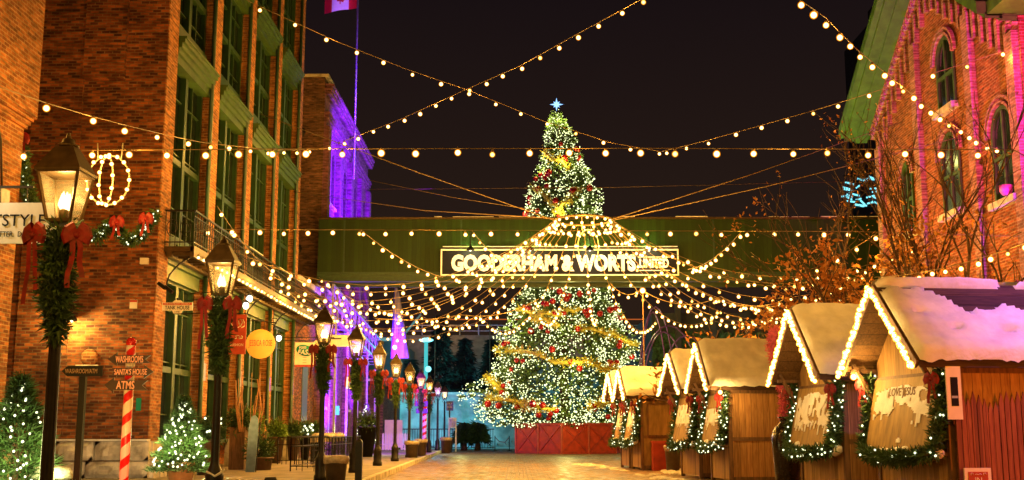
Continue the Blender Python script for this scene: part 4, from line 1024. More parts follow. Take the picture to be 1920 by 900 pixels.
# ================================================================ GAS LAMPS
def lamp_proto(loc, label, flame=E_flame, seed=0, rz=.38, power=36, col=GOLD, size=1.0):
    t = thing('street_lamp', label, 'street lamp', loc, 'old lantern street lamps along the kerb', rz)
    lw = lambda mb, nm, mat, par=t: mb.build(nm, mat, par, world=False)
    mb = MB()
    mb.lathe((0, 0, 0), [(.17, 0), (.17, .12), (.145, .16), (.145, .50), (.155, .54), (.12, .60), (.075, .72), (.07, .76), (.055, 3.15), (.065, 3.2), (.04, 3.28), (.04, 3.36)], 14)
    lw(mb, 'post', M_iron)
    mb = MB()
    for k in range(10):
        a = 2 * math.pi * k / 10; mb.tube([(.062 * math.cos(a), .062 * math.sin(a), .78), (.05 * math.cos(a), .05 * math.sin(a), 3.12)], .009, 4)
    lw(mb, 'fluting', M_iron)
    mb = MB()
    for k in range(4):
        a = math.pi / 4 + k * math.pi / 2; c_, s_ = math.cos(a), math.sin(a)
        mb.tube([(.04 * c_, .04 * s_, 3.18), (.14 * c_, .14 * s_, 3.2), (.2 * c_, .2 * s_, 3.3), (.12 * c_, .12 * s_, 3.4), (.16 * c_, .16 * s_, 3.47)], .012, 5)
    lw(mb, 'scroll_bracket', M_iron)
    z0, z1 = 3.46, 3.98; b0, b1 = .125, .215
    cage = MB(); gl = MB()
    cor = [(1, 1), (-1, 1), (-1, -1), (1, -1)]
    for k in range(4):
        a = cor[k]; b_ = cor[(k + 1) % 4]
        cage.bar((a[0] * b0, a[1] * b0, z0), (a[0] * b1, a[1] * b1, z1), .028)
        cage.bar((a[0] * b0, a[1] * b0, z0), (b_[0] * b0, b_[1] * b0, z0), .035); cage.bar((a[0] * b1, a[1] * b1, z1), (b_[0] * b1, b_[1] * b1, z1), .035)
        gl.add([(a[0] * b0 * .97, a[1] * b0 * .97, z0), (b_[0] * b0 * .97, b_[1] * b0 * .97, z0), (b_[0] * b1 * .97, b_[1] * b1 * .97, z1), (a[0] * b1 * .97, a[1] * b1 * .97, z1)], [(0, 1, 2, 3)])
    cage.box(-b0, b0, -b0, b0, z0 - .03, z0 + .0)
    lw(cage, 'lantern_frame', M_bronze); lw(gl, 'glass', M_lantern_glass)
    mb = MB(); q2 = math.sqrt(2)
    mb.lathe((0, 0, 0), [(b1 * q2 + .04, z1), (b1 * q2 + .045, z1 + .03), (.10 * q2, z1 + .29), (.085 * q2, z1 + .305)], 4, False, phase=.5)
    mb.lathe((0, 0, 0), [(.12, z1 + .30), (.12, z1 + .32), (.075, z1 + .345), (.065, z1 + .385), (.03, z1 + .405), (.02, z1 + .46)], 10)
    lw(mb, 'lantern_roof', M_bronze)
    mb = MB(); rr = random.Random(seed)
    mb.lathe((0, 0, 0), [(.05, z0), (.05, z0 + .12), (.03, z0 + .14)], 8); lw(mb, 'burner', M_bronze)
    mb = MB()
    for k in range(5):
        x, y = rr.uniform(-.06, .06), rr.uniform(-.06, .06); h = rr.uniform(.13, .26)
        mb.lathe((x, y, z0 + .13), [(.01, 0), (.042, h * .3), (.03, h * .6), (.004, h)], 8)
    lw(mb, 'flame', flame)
    for o in t.children:
        pass
    point('lantern_light', Vector(loc) + Vector((0, 0, 3.78)), col, power, .09)
    return t
def lamp_garland(loc, label, seed=0, big=1.0):
    rnd = random.Random(seed)
    loc = Vector(loc); t = thing('evergreen_swag', label, 'swag', loc + Vector((0, 0, 3.2)), 'evergreen swags with red bows on the street lamps')
    pth = [loc + Vector((0, -.06, 3.35)), loc + Vector((.01, -.1, 2.9)), loc + Vector((.03, -.1, 2.5)), loc + Vector((.02, -.06, 2.25))]
    mb = MB(); mb.tube([p + Vector((0, .03, 0)) for p in pth], [.05, .09, .07, .03], 7)
    needles(mb, pth[:3], 2600 if big > .5 else 900, .20, .10, rnd, -.5); needles(mb, pth[1:], 1500 if big > .5 else 600, .13, .10, rnd, -.8)
    mb.build('evergreen', M_needle, t)
    for sx in (-1, 1):
        mb = MB(); bow(mb, loc + Vector((sx * .22, -.16, 3.28)), .14, rnd, True, 5.2 if sx < 0 else 4.0, Vector((sx * .3, -.95, 0)).normalized()); mb.build('bow', M_red_velvet, t)
    return t
lamps = [(-4.86, 12.1, 'largest gas lamp in the row, in front of the white hanging sign', 'swag with long red bow tails on the largest lamp'),
         (-4.85, 18.8, 'gas lamp standing in front of the red script banner', 'swag in front of the red script banner'),
         (-4.93, 29.5, 'gas lamp beside the brown lined bin and the wine shop sign', 'swag on the lamp beside the wine shop sign'),
         (-4.85, 35.0, 'gas lamp behind the square bollard, in front of the amber tube sign', 'swag on the lamp in front of the amber tube sign'),
         (-4.98, 42.0, 'gas lamp under the furled violet banner', 'swag under the furled violet banner'),
         (-4.98, 48.0, 'gas lamp with a star bright bulb at its top', 'swag on the lamp with the star bright bulb'),
         (-5.0, 54.5, 'gas lamp between the star bulb lamp and the striped pole', 'swag between the star bulb lamp and the striped pole'),
         (-5.0, 61.0, 'gas lamp directly beside the far striped pole', 'swag beside the far striped pole'),
         (-5.0, 67.0, 'gas lamp just past the far striped pole', 'swag just past the far striped pole'),
         (-5.05, 75.0, 'far lamp glowing bright violet', 'swag on the bright violet lamp'),
         (-5.1, 83.0, 'smallest and farthest lamp of the row', 'swag on the smallest farthest lamp')]
for i, (x, y, la, lb) in enumerate(lamps):
    fl = E_flame if i < 9 and i != 9 else (E_flame_purple if i == 9 else E_flame)
    lamp_proto((x, y, .15), la, fl, i, power=34, col=(1, .56, .16) if i != 9 else (.6, .3, 1), rz=.03 * ((i * 7) % 3 - 1))
    if i < 9: lamp_garland((x, y, .15), lb, i + 40, 1.0 if i < 5 else .4)
s_ = thing('light_bulb', 'single star bright bulb hanging above a lamp roof', 'bulb', (-4.9, 46.5, 4.75))
put('bulb', ME_bulb, s_, (-4.9, 46.5, 4.72), scale=1.5); MB().tube([(-4.9, 46.5, 4.8), (-4.9, 46.5, 7.0)], .01, 4).build('cable', M_wire, s_)
point('bulb_light', (-4.9, 46.4, 4.6), GOLD, 40, .1)

# ================================================================ LIGHT STRINGS
def light_string(pts, label, sag=0.0, spacing=.8, ext=None, group='strings of warm bulbs over the street', me=ME_bulb, start=.4, scale=1.0, drop=.1, lit=0, power=60, seg=14, r=.011):
    """cable through the points (sagging between them) with a bulb every SPACING metres; ext: plain wire carried on to these anchors"""
    P_ = []
    pts = [Vector(p) for p in pts]
    for a, b_ in zip(pts, pts[1:]):
        L = (b_ - a).length; n_ = seg
        for k in range(n_):
            f_ = k / n_; P_.append(a.lerp(b_, f_) - Vector((0, 0, sag * 4 * f_ * (1 - f_) * L)))
    P_.append(pts[-1])
    t = thing('light_string', label, 'light string', P_[0], group)
    full = ([Vector(ext[0])] if ext and ext[0] else []) + P_ + ([Vector(ext[1])] if ext and ext[1] else [])
    cb = MB(); cb.tube(full, r, 5); sr = random.Random(len(label) * 7 + int(P_[0].x * 10))
    d = start; acc = 0; n_b = 0
    for a, b_ in zip(P_, P_[1:]):
        L = (b_ - a).length
        while d <= acc + L:
            q_ = a.lerp(b_, (d - acc) / L); p = q_ - Vector((sr.uniform(-.03, .03), sr.uniform(-.03, .03), drop * sr.uniform(.9, 1.4)))
            cb.lathe(p + Vector((0, 0, .05 * scale)), [(.03, 0), (.03, .05), (.012, .07)], 6); cb.bar(p + Vector((0, 0, .1)), q_, .012)
            if n_b < 100: put('bulb', me if sr.random() > .16 or me is not ME_bulb else ME_bulb_dim, t, p, scale=scale * sr.uniform(.86, 1.12))
            if lit and n_b % lit == lit // 2: point('string_light', p - Vector((0, 0, .12)), GOLD, power, .08)
            n_b += 1; d += spacing * sr.uniform(.9, 1.1)
        acc += L
    cb.build('cable', M_wire, t)
    return t
A = lambda px, py, D: ony(px, py, D)
# S4 level string across the near street
light_string([A(12, 283, 24), A(560, 279, 24), A(1240, 278, 24), A(1900, 281, 24)], 'long level bulb string across the whole street below the night sky', .0, .80, [(-10.6, 23, 6.1), (16, 27, 5.9)], start=.35, lit=6, power=110)
light_string([A(388, 430, 35), A(980, 432, 35), A(1600, 434, 35)], 'level bulb string running just above the bridge sign', .0, .80, [(-9.9, 35, 7.5), (16, 35.5, 7.4)], start=.02, lit=6, power=190)
# S1 swoop from the warehouse to the centre knot
light_string([A(470, 4, 37), A(632, 78, 38.5), A(758, 128, 40), A(875, 168, 41.3), A(1020, 227, 43), A(1147, 268, 44.2), A(1240, 284, 45)], 'swooping bulb string from the warehouse top to the sky knot', .0, 1.18, [(-9.9, 36.5, 16.2), None], start=.35, lit=5, power=110)
light_string([A(1240, 284, 45), A(1319, 265, 43), A(1424, 236, 41.5), A(1540, 203, 39.5), A(1668, 163, 37.5), A(1818, 116, 35.6), A(1990, 62, 34.2)], 'bulb string rising from the sky knot to the brick gable', .0, 1.12, [None, (16, 34, 14.2)], start=.35, lit=5, power=25)
# S2 from the upper middle down to the left knot and on to the near left wall
light_string([A(1290, -50, 27.5), A(1196, 2, 30), A(1076, 67, 33), A(976, 123, 36), A(875, 167, 39.2), A(750, 224, 43.2), A(646, 264, 46.5), A(590, 281, 48)], 'bulb string crossing the sky from above the tree down to the left', .0, 1.15, [(16, 7, 15.5), None], start=1.15, lit=5, power=110)
light_string([A(590, 281, 48), A(508, 281, 40), A(444, 274, 35.5), A(379, 267, 31.6), A(312, 253, 28.3), A(240, 236, 25.3), A(165, 216, 22.6), A(87, 193, 20.4), A(5, 165, 18.3)], 'bulb string passing in front of the warehouse end wall', .0, 2.45, [None, (-10.5, 15, 7.9)], start=1.0, lit=3, power=45)
# S3 steep string to the right brick wall
light_string([A(1480, -15, 21), A(1548, 33, 23.2), A(1606, 92, 25.4), A(1668, 143, 27.8), A(1722, 186, 30), A(1792, 238, 33), A(1852, 274, 35.6), A(1893, 285, 37.2)], 'steep bulb string running down to the right brick wall', .0, .95, [(-2, 3, 8.6), (16, 37.4, 10.5)], start=.75, lit=6, power=28)
# along the balcony edge
light_string([(BX + .07, yb0 + .3, bz - .2), (BX + .07, 53.4, bz - .2)], 'dense bulb string under the balcony edge', .0, .55, None, start=.1, scale=.75, drop=.05, lit=9, power=55)
light_string([(BX + .02, 34, bz + 1.6), (BX + .3, 42, bz + .5), (BX + .1, 50, bz + .2)], 'loose bulb string looping in front of the balcony railing', .03, 1.6, None, start=.4)
# canopy: ring and radiating strings
HUB = Vector((2.5, 42.0, 9.12)); hr = 1.05
t = thing('light_canopy_ring', 'steel ring hung over the street where the bulb strings meet', 'ring', HUB)
MB().tube([HUB + Vector((hr * math.cos(a), hr * math.sin(a), 0)) for a in [k * math.pi / 12 for k in range(25)]], .04, 6).build('ring', M_wire, t)
for k in range(34):
    a = k * 2 * math.pi / 34; put('bulb', ME_bulb, t, HUB + Vector((hr * math.cos(a), hr * math.sin(a), -.08 - .2 * (k % 2))), scale=.85)
for a in (0, 1.57, 3.14, 4.71): point('ring_light', HUB + Vector((1.3 * math.cos(a), 1.3 * math.sin(a), -.5)), GOLD, 120, .1)
for i, (ang, tgt, la) in enumerate(((0, (16, 46, 14.0), 'support cable from the light ring up to the brick gable, upper one'), (.3, (16, 40, 11.8), 'support cable from the light ring to the brick wall, lower one'), (3.0, (FX, 43, 13.5), 'support cable from the light ring up to the warehouse, upper one'), (3.4, (FX, 50, 11.9), 'support cable from the light ring to the warehouse, lower one'))):
    tag(MB().tube([HUB + Vector((hr * math.cos(ang), hr * math.sin(ang), .02)), HUB.lerp(Vector(tgt), .5) - Vector((0, 0, .25)), tgt], .016, 5).build('support_cable', M_wire), la, 'cable', 'support cables of the light ring')
ORD = 'first second third fourth fifth sixth seventh eighth ninth tenth eleventh twelfth thirteenth fourteenth fifteenth sixteenth seventeenth eighteenth nineteenth twentieth twenty-first twenty-second twenty-third twenty-fourth twenty-fifth last'.split()
NS = 26; X0, X1, YN, YF = -8.7, 13.0, 30.0, 55.0
sides = {0: 'right brick wall', 1: 'big tree side', 2: 'warehouse balcony', 3: 'near huts side'}
rnd = random.Random(15)
angs = [R(v) for v in (-28, -12, -3, 5, 12, 19, 26, 33, 41, 50, 60, 72, 84, 96, 108, 119, 130, 139, 147, 155, 162, 169, 176, 184, 194, 210)]
for i, a in enumerate(angs):
    dx, dy = math.cos(a), math.sin(a)
    ts = []
    if dx > 1e-3: ts.append((X1 - HUB.x) / dx)
    if dx < -1e-3: ts.append((X0 - HUB.x) / dx)
    if dy > 1e-3: ts.append((YF - HUB.y) / dy)
    if dy < -1e-3: ts.append((YN - HUB.y) / dy)
    T = min(ts); end = HUB + Vector((dx, dy, 0)) * T; end.z = 6.9 + rnd.uniform(-.5, .4)
    st = HUB + Vector((dx * hr, dy * hr, 0)); L = (end - st).length
    light_string([st, end], '%s of the bulb strings fanning from the ring, counting from the warehouse' % ORD[len(angs) - 1 - i], (.17 + rnd.uniform(-.03, .03)) * (1.0 if L < 12 else .85), .66, None, start=.35, group='bulb strings fanning out from the ring', scale=.95, lit=7, power=85, seg=18, r=.009)
# scalloped strings between posts
def swag(p, q, D1, D2, label, sg, sp_=.45):
    light_string([A(*p, D1), A(*q, D2)], label, sg, sp_, None, start=.2, group='scalloped bulb strings near the posts', scale=.9, lit=6, power=90, seg=16)
swag((1143, 530), (1205, 541), 46, 46, 'scalloped bulb string dipping before the tall tree', .26, .36)
swag((1205, 545), (1352, 556), 46, 44, 'scalloped bulb string to the right of the wooden light post', .12, .6)
swag((1352, 556), (1500, 545), 44, 40, 'scalloped bulb string meeting the autumn tree', .10, .62)
swag((598, 520), (760, 590), 48, 44, 'bulb string drooping towards the furled banner', .05, .6)
swag((700, 596), (865, 590), 44, 45, 'low bulb string above the far conifers', .04, .8)
swag((865, 590), (1010, 560), 45, 46, 'low bulb string ending over the tree branches', .09, .6)
swag((675, 430), (830, 520), 36, 42, 'bulb string slanting down across the green bridge cladding', .03, .72)
swag((885, 432), (930, 480), 37, 40, 'short bulb string slanting over the sign corner', .02, .8)
swag((1390, 434), (1290, 505), 36, 42, 'bulb string slanting up across the bridge cladding by the small word', .04, .6)
swag((1640, 520), (1960, 440), 30, 24, 'bulb string climbing behind the largest hut roof', .03, .55)
swag((1520, 505), (1660, 425), 33, 32, 'bulb string threaded through the autumn leaves', .04, .6)
swag((1440, 585), (1640, 560), 38, 33, 'tangled bulb string low in the autumn branches', .07, .5)
# posts
for px, pyt, D, la in ((1205, 545, 46, 'thin lit wooden post with a bright bulb beside the tall tree'), (817, 530, 100, 'thin light post rising among the far conifers'), (919, 545, 100, 'thin light post rising beside the tall tree branches')):
    top = A(px, pyt, D); t = thing('light_post', la, 'post', (top.x, top.y, 0), 'thin posts carrying the bulb strings')
    MB().tube([(top.x, top.y, 0), top], .022 if D < 60 else .045, 8).build('pole', M_wood_frame, t)
    if px == 1205: put('bulb', ME_bulb, t, top, scale=1.8); point('post_light', top + Vector((0, -.2, 0)), GOLD, 60, .1)

# oval ornament of lights hanging before the canopy, and the big one near the first lamp
def loop_ornament(c, w_, h_, label, nb, inner=True, sc=.7, D=0, hang=.3):
    c = Vector(c); t = thing('light_ornament', label, 'ornament', c)
    ring_ = lambda ww, hh, n_: [c + Vector((ww * math.cos(a), 0, hh * math.sin(a))) for a in [k * 2 * math.pi / n_ for k in range(n_ + 1)]]
    mb = MB(); mb.tube(ring_(w_, h_, 24), .016, 5)
    if inner: mb.tube([p + Vector((-.05, .02, 0)) for p in ring_(w_ * .32, h_ * .98, 24)], .016, 5)
    for sx in (-1, 1): mb.tube([c + Vector((sx * w_ * .55, 0, h_ * .84)), c + Vector((sx * w_ * .6, 0, h_ + hang))], .012, 4)
    mb.build('wire_frame', M_ivory_letters, t)
    for k in range(nb): a = 2 * math.pi * k / nb; put('bulb', ME_bulb, t, c + Vector((w_ * math.cos(a), -.03, h_ * math.sin(a))), scale=sc)
    if inner:
        for k in range(12): a = 2 * math.pi * k / 12 + .2; put('bulb', ME_bulb, t, c + Vector((w_ * .32 * math.cos(a) - .05, -.01, h_ * .98 * math.sin(a))), scale=sc)
    point('ornament_light', c + Vector((0, -.25, 0)), GOLD, 22, .15)
oc = A(203, 338, 22); loop_ornament(oc, .42, .50, 'round wire ornament with bulbs hanging by the warehouse end wall', 16, True, .62, hang=.25)
oc = A(1103, 462, 41); loop_ornament(oc, .38, .62, 'oval wire ornament glowing in front of the name board', 10, False, .6, hang=.6)

# ================================================================ SIGNS
# white hanging sign
y = 14.6; a = A(-60, 456, y); b_ = A(106, 380, y)
t = thing('hanging_sign', 'white shop sign with black serif letters hanging behind the largest lamp', 'sign', (b_.x, y, a.z))
MB().box(a.x, b_.x, y, y + .05, a.z, b_.z).build('panel', M_white, t)
MB().lathe((-7.4, y - .5, 4.95), [(.12, 0), (.1, .06), (.03, .1)], 10).build('lamp_shade', M_iron, t); MB().bar((-7.4, y - .5, 5.05), (-7.4, y + .03, 4.75), .02).build('added_lamp_arm', M_iron, t)  # unseen lamp added to brighten the sign
spot('added_sign_light', (-7.4, y - .5, 4.93), (-6.7, y, 4.1), (1, .85, .5), 60, 120, .8)
q0 = A(-46, 425, y - .012); q1 = A(82, 401, y - .012); fit_text('lettering', 'TSTYLE', A(-14, 412, y).x, A(86, 412, y).x, A(40, 424, y).z, A(40, 402, y).z, y - .012, M_black, t, .003)
fit_text('lettering', 'ETTER.  DO BETTER', A(-6, 440, y).x, A(92, 440, y).x, A(40, 444, y).z, A(40, 434, y).z, y - .012, M_black, t, .003)
MB().bar((-10.6, y + .02, A(40, 350, y).z), (A(62, 350, y).x, y + .02, A(40, 350, y).z), .03).build('bracket_arm', M_iron, t)
mb = MB()
for px in (0, 50): mb.bar((A(px, 350, y).x, y + .02, A(px, 350, y).z), (A(px, 380, y).x, y + .02, A(px, 380, y).z), .012)
mb.build('hangers', M_iron, t)
# candy pole with arrows
def arrow(mb, x0, x1, z0, z1, y, left=True, notch=.09, tip=.16):
    zm = (z0 + z1) / 2
    if left: pts = [(x0, y, zm), (x0 + tip, y, z0 - .05), (x0 + tip, y, z0), (x1, y, z0), (x1 - notch, y, zm), (x1, y, z1), (x0 + tip, y, z1), (x0 + tip, y, z1 + .05)]
    else: pts = [(x1, y, zm), (x1 - tip, y, z1 + .05), (x1 - tip, y, z1), (x0, y, z1), (x0 + notch, y, zm), (x0, y, z0), (x1 - tip, y, z0), (x1 - tip, y, z0 - .05)]
    mb.poly(pts[::-1], .03, (0, 1, 0))
def stripe_mat():
    m, n, l, b = nt('candy_stripes'); b.inputs['Roughness'].default_value = .4
    t_ = n.new('ShaderNodeTexCoord'); s = n.new('ShaderNodeSeparateXYZ'); l.new(t_.outputs['Object'], s.inputs[0])
    at = n.new('ShaderNodeMath'); at.operation = 'ARCTAN2'; l.new(s.outputs['Y'], at.inputs[0]); l.new(s.outputs['X'], at.inputs[1])
    mu = n.new('ShaderNodeMath'); mu.operation = 'MULTIPLY_ADD'; mu.inputs[1].default_value = -1 / (2 * math.pi); l.new(at.outputs[0], mu.inputs[0])
    dv = n.new('ShaderNodeMath'); dv.operation = 'MULTIPLY'; dv.inputs[1].default_value = 2.75; l.new(s.outputs['Z'], dv.inputs[0]); l.new(dv.outputs[0], mu.inputs[2])
    fr = n.new('ShaderNodeMath'); fr.operation = 'FRACT'; l.new(mu.outputs[0], fr.inputs[0])
    gt = n.new('ShaderNodeMath'); gt.operation = 'LESS_THAN'; gt.inputs[1].default_value = .42; l.new(fr.outputs[0], gt.inputs[0])
    mx = n.new('ShaderNodeMix'); mx.data_type = 'RGBA'; l.new(gt.outputs[0], mx.inputs['Factor']); mx.inputs['A'].default_value = (.75, .62, .56, 1); mx.inputs['B'].default_value = (.6, .01, .01, 1)
    l.new(mx.outputs['Result'], b.inputs['Base Color']); return m
M_stripe = stripe_mat()
def candy_pole(loc, h, r_, label):
    t = thing('candy_pole', label, 'signpost', loc, 'red and white striped poles')
    MB().lathe((0, 0, 0), [(r_, 0), (r_, h)], 20).build('pole', M_stripe, t, world=False)
    MB().ball((0, 0, h + r_ * .7), r_ * 1.15, 14, 9).build('ball_top', M_red_gloss, t, world=False)
    return t
y = 19.5; cb = A(243, 700, y); cpx = cb.x
t = candy_pole((cpx, y, .15), A(249, 648, y).z - .15, .078, 'striped candy pole with three dark arrow boards by the stone base')
for px0, px1, pyt, pyb, s_, left in ((201, 281, 666, 681, 'WASHROOMS', True), (209, 288, 690, 704, "SANTA'S HOUSE", False), (197, 278, 713, 731, 'ATMS', True)):
    mb = MB(); yy = y - .14; z0, z1 = A(243, pyb, yy).z, A(243, pyt, yy).z
    arrow(mb, A(px0, 690, yy).x, A(px1, 690, yy).x, z0, z1, yy, left); ao = mb.build('arrow_board', M_brown_panel, t)
    l0, l1 = (216, 268) if s_[0] == 'W' else ((215, 276) if s_[0] == 'S' else (220, 254))
    o = fit_text('lettering', s_, A(l0, 690, yy).x, A(l1, 690, yy).x, z0 + .012, z1 - .012, yy - .008, pbr('pink_lit_letters', (.75, .35, .3), .5, var=.05), t, .004, .012)
    o.parent = ao
# black post sign
y = 19.0; c = A(151, 760, y)
t = thing('signpost', 'black post with a dim washroom arrow board against the glowing brick wall', 'signpost', (c.x, y, .15))
MB().box(c.x - .05, c.x + .05, y, y + .1, .15, A(155, 706, y).z).build('post', M_black, t)
mb = MB(); z0, z1 = A(155, 706, y).z, A(155, 686, y).z; x0, x1 = A(117, 696, y).x, A(193, 696, y).x
mb.poly([(x0, y - .04, (z0 + z1) / 2), (x0 + .1, y - .04, z0), (x1, y - .04, z0), (x1, y - .04, z1), (x0 + .1, y - .04, z1)], .04, (0, 1, 0)); mb.build('arrow_board', M_black, t)
fit_text('lettering', 'WASHROOM/ATM', A(124, 696, y).x, A(184, 696, y).x, z0 + .05, z1 - .05, y - .046, M_grey_letters, t, .002)
tag(MB().box(c.x - .35, c.x + .35, y - .3, y + .3, .15, .42).build('post_block', M_black), 'low black block with a snowy top at the foot of the black signpost', 'weight')
# street name sign on the warehouse corner
y = Y0 - .3
t = thing('street_name_sign', 'small red and white street name plate at the warehouse corner', 'sign', (A(332, 575, y).x, y, A(332, 575, y).z))
x0, x1 = A(304, 575, y).x, A(361, 575, y).x; z0, z1 = A(332, 582, y).z, A(332, 567, y).z; mb = MB()
xm = (x0 + x1) / 2
mb.poly([(x0, y, z0), (xm - .14, y, z0), (xm - .1, y, z0 - .08), (xm + .1, y, z0 - .08), (xm + .14, y, z0), (x1, y, z0), (x1, y, z1), (xm + .14, y, z1), (xm + .08, y, z1 + .06), (xm - .08, y, z1 + .06), (xm - .14, y, z1), (x0, y, z1)], .04, (0, 1, 0)); mb.build('plate', M_white, t)
MB().box(x0 + .02, x1 - .02, y - .006, y, z1 - .07, z1 - .01).build('red_band', M_redpanel, t)
fit_text('lettering', 'TANK HOUSE', x0 + .08, x1 - .08, z0 + .02, z1 - .09, y - .008, M_black, t, .003, .01)
fit_text('lettering', 'THE DISTILLERY DISTRICT', x0 + .06, x1 - .06, z1 - .055, z1 - .022, y - .01, M_white, t, .002)
fit_text('lettering', 'LANE', xm - .07, xm + .07, z0 - .06, z0 - .015, y - .008, M_black, t, .002)
MB().ball((xm, y + .02, z1 + .1), .04).build('finial', M_iron, t)
y = Y0 - .2; c = A(250, 570, y)
t = thing('street_name_sign', 'tiny blank side-on name plate on the dark brick wall', 'sign', c)
MB().box(c.x - .1, c.x + .1, y, y + .03, c.z - .12, c.z + .12).build('plate', M_white, t); MB().box(c.x - .1, c.x + .1, y - .004, y, c.z + .05, c.z + .11).build('red_band', M_redpanel, t); MB().bar((c.x, y + .03, c.z + .1), (c.x, Y0, c.z + .16), .02).build('bracket_arm', M_iron, t)
tag(MB().box(A(254, 700, y).x, A(262, 700, y).x + .02, Y0 - .03, Y0 - .003, A(250, 770, y).z, A(250, 746, y).z).build('wall_plaque', M_teal), 'small green plaque on the wall behind the candy pole', 'plaque')
# wall lamp that lights the end wall
c = ony(134, 596, Y0 - .35)
t = thing('wall_lamp', 'wall lamp hidden behind the largest swag lighting the end wall', 'lamp', c)
MB().lathe(c, [(.17, -.08), (.12, .03), (.04, .1)], 12).build('lamp_shade', M_iron, t); MB().tube([c + Vector((0, 0, .1)), c + Vector((0, .1, .3)), c + Vector((0, .35, .25))], .02).build('arm', M_iron, t); MB().ball(c + Vector((0, 0, -.07)), .05).build('bulb', E_white, t)
point('wall_lamp_light', c + Vector((0, -.1, -.2)), (1, .66, .16), 110, .08)
# gas/utility fittings on end wall
c = ony(168, 670, Y0 - .05)
t = thing('stone_fitting', 'small arched stone fitting set in the glowing brick wall', 'wall fitting', c)
MB().lathe(c, [(.24, 0), (.2, .06), (.1, .08)], 14, M=Matrix.Rotation(R(90), 4, 'X')).build('boss', M_brick_lit, t); MB().box(c.x - .35, c.x + .25, c.y - .06, c.y, c.z - .3, c.z - .2).build('ledge', M_stone, t)
for px, py in ((305, 540), (318, 547)):
    c = A(px, py - 4, Y0 - .15)
    t = thing('security_camera', {305: 'dark security camera on the warehouse corner, leftmost of two', 318: 'dark security camera on the warehouse corner, rightmost of two'}[px], 'camera', c, 'security cameras on the warehouse corner')
    MB().bar(c + Vector((-.12, 0, .08)), c + Vector((.1, -.05, -.08)), .09).build('camera_body', M_iron, t); MB().bar(c + Vector((-.1, 0, .05)), c + Vector((-.14, .18, .08)), .03).build('mount', M_iron, t)
c = A(269, 490, Y0 - .1); tag(MB().box(c.x - .1, c.x + .12, c.y, c.y + .1, c.z - .07, c.z + .1).build('sensor_box', M_white), 'small white sensor box on the dark brick wall', 'sensor')
# red banner
y = 33.0
def px_box(mb, px0, px1, py0, py1, y, th=.04): a = A(px0, py1, y); b_ = A(px1, py0, y); mb.box(A(px0, (py0 + py1) / 2, y).x, A(px1, (py0 + py1) / 2, y).x, y, y + th, a.z, b_.z); return mb
t = thing('banner', 'dark red banner with pale script hanging behind a lamp swag', 'banner', A(428, 640, y))
px_box(MB(), 394, 461, 590, 664, y).build('cloth', M_redpanel, t)
mb = MB(); rr = random.Random(3)
for px0, py0, wd, hh in ((403, 628, 14, 10), (446, 606, 12, 14), (440, 632, 15, 5), (425, 610, 10, 8)):
    pts = [A(px0 + wd * k / 10 + 3 * math.sin(k * 1.7), py0 + hh * math.cos(k * .9) * .6, y - .02) for k in range(11)]; mb.tube(pts, .014, 4)
mb.build('script_strokes', M_ivory_letters, t)
fit_text('lettering', 'GENTLEMEN FASHION', A(399, 647, y).x, A(456, 647, y).x, A(400, 649, y).z, A(400, 644, y).z, y - .01, M_ivory_letters, t, .002)
MB().bar((FX, y + .02, A(428, 588, y).z), (A(462, 588, y).x, y + .02, A(428, 588, y).z), .03).build('bracket_arm', M_iron, t)
# round orange sign
y = 36.5; c = A(488.5, 645, y); r_ = 27.5 / F * y
t = thing('round_sign', 'round orange shop sign with thin red letters', 'sign', c)
mb = MB(); mb.lathe(c, [(r_ * .98, -.03), (r_, -.02), (r_, .02), (r_ * .98, .03)], 40, M=Matrix.Rotation(R(90), 4, 'X')); mb.build('disc', M_orange, t)
fit_text('lettering', 'JESSICA ROSE', c.x - r_ * .80, c.x + r_ * .80, c.z - .13, c.z + .13, y - .036, M_redpanel, t, .003)
mb = MB(); mb.tube([(FX, y, c.z + r_ + .25), (c.x - .1, y, c.z + r_ + .28), (c.x + r_ * 1.1, y, c.z + r_ + .2)], .02, 5); mb.tube([(c.x + .1, y, c.z + r_ + .26), (c.x + .1, y, c.z + r_ - .02)], .012, 4)
mb.tube([(c.x + r_ * .9 + .12 * math.cos(k), y, c.z + r_ + .25 + .12 * math.sin(k)) for k in range(6)], .014, 4); mb.build('bracket_arm', M_iron, t)
# cream shop sign with teal oval
y = 42.0
t = thing('shop_sign', 'cream rectangular shop sign with a teal oval and white letters', 'sign', A(571, 664, y))
px_box(MB(), 553, 588, 642, 684, y).build('panel', M_cream, t); px_box(MB(), 553, 588, 684, 688, y).build('red_strip', M_redpanel, t)
c = A(571, 657, y - .02); mb = MB(); mb.lathe(c, [(.31, 0), (.31, .012)], 28, M=Matrix.Rotation(R(14), 4, 'Y') @ Matrix.Diagonal((1, 1, .64, 1)) @ Matrix.Rotation(R(90), 4, 'X')); mb.build('teal_oval', M_teal, t)
o = fit_text('lettering', 'FASS', c.x - .24, c.x + .24, c.z - .16, c.z + .03, y - .045, M_white, t, .004, .02, shear=.2); o = fit_text('lettering', 'vom', c.x - .2, c.x + .06, c.z + .05, c.z + .15, y - .045, M_white, t, .004, .015, shear=.2)
mb = MB()
for k, yy in enumerate((670, 675, 680)): p = A(571, yy, y); mb.box(p.x - .07, p.x + .07, y - .004, y, p.z - .012, p.z + .012)
mb.build('small_print', pbr('faint_print', (.45, .36, .2), .6), t)
MB().bar((FX, y + .02, A(571, 639, y).z), (A(590, 639, y).x, y + .02, A(571, 639, y).z), .03).build('bracket_arm', M_iron, t)
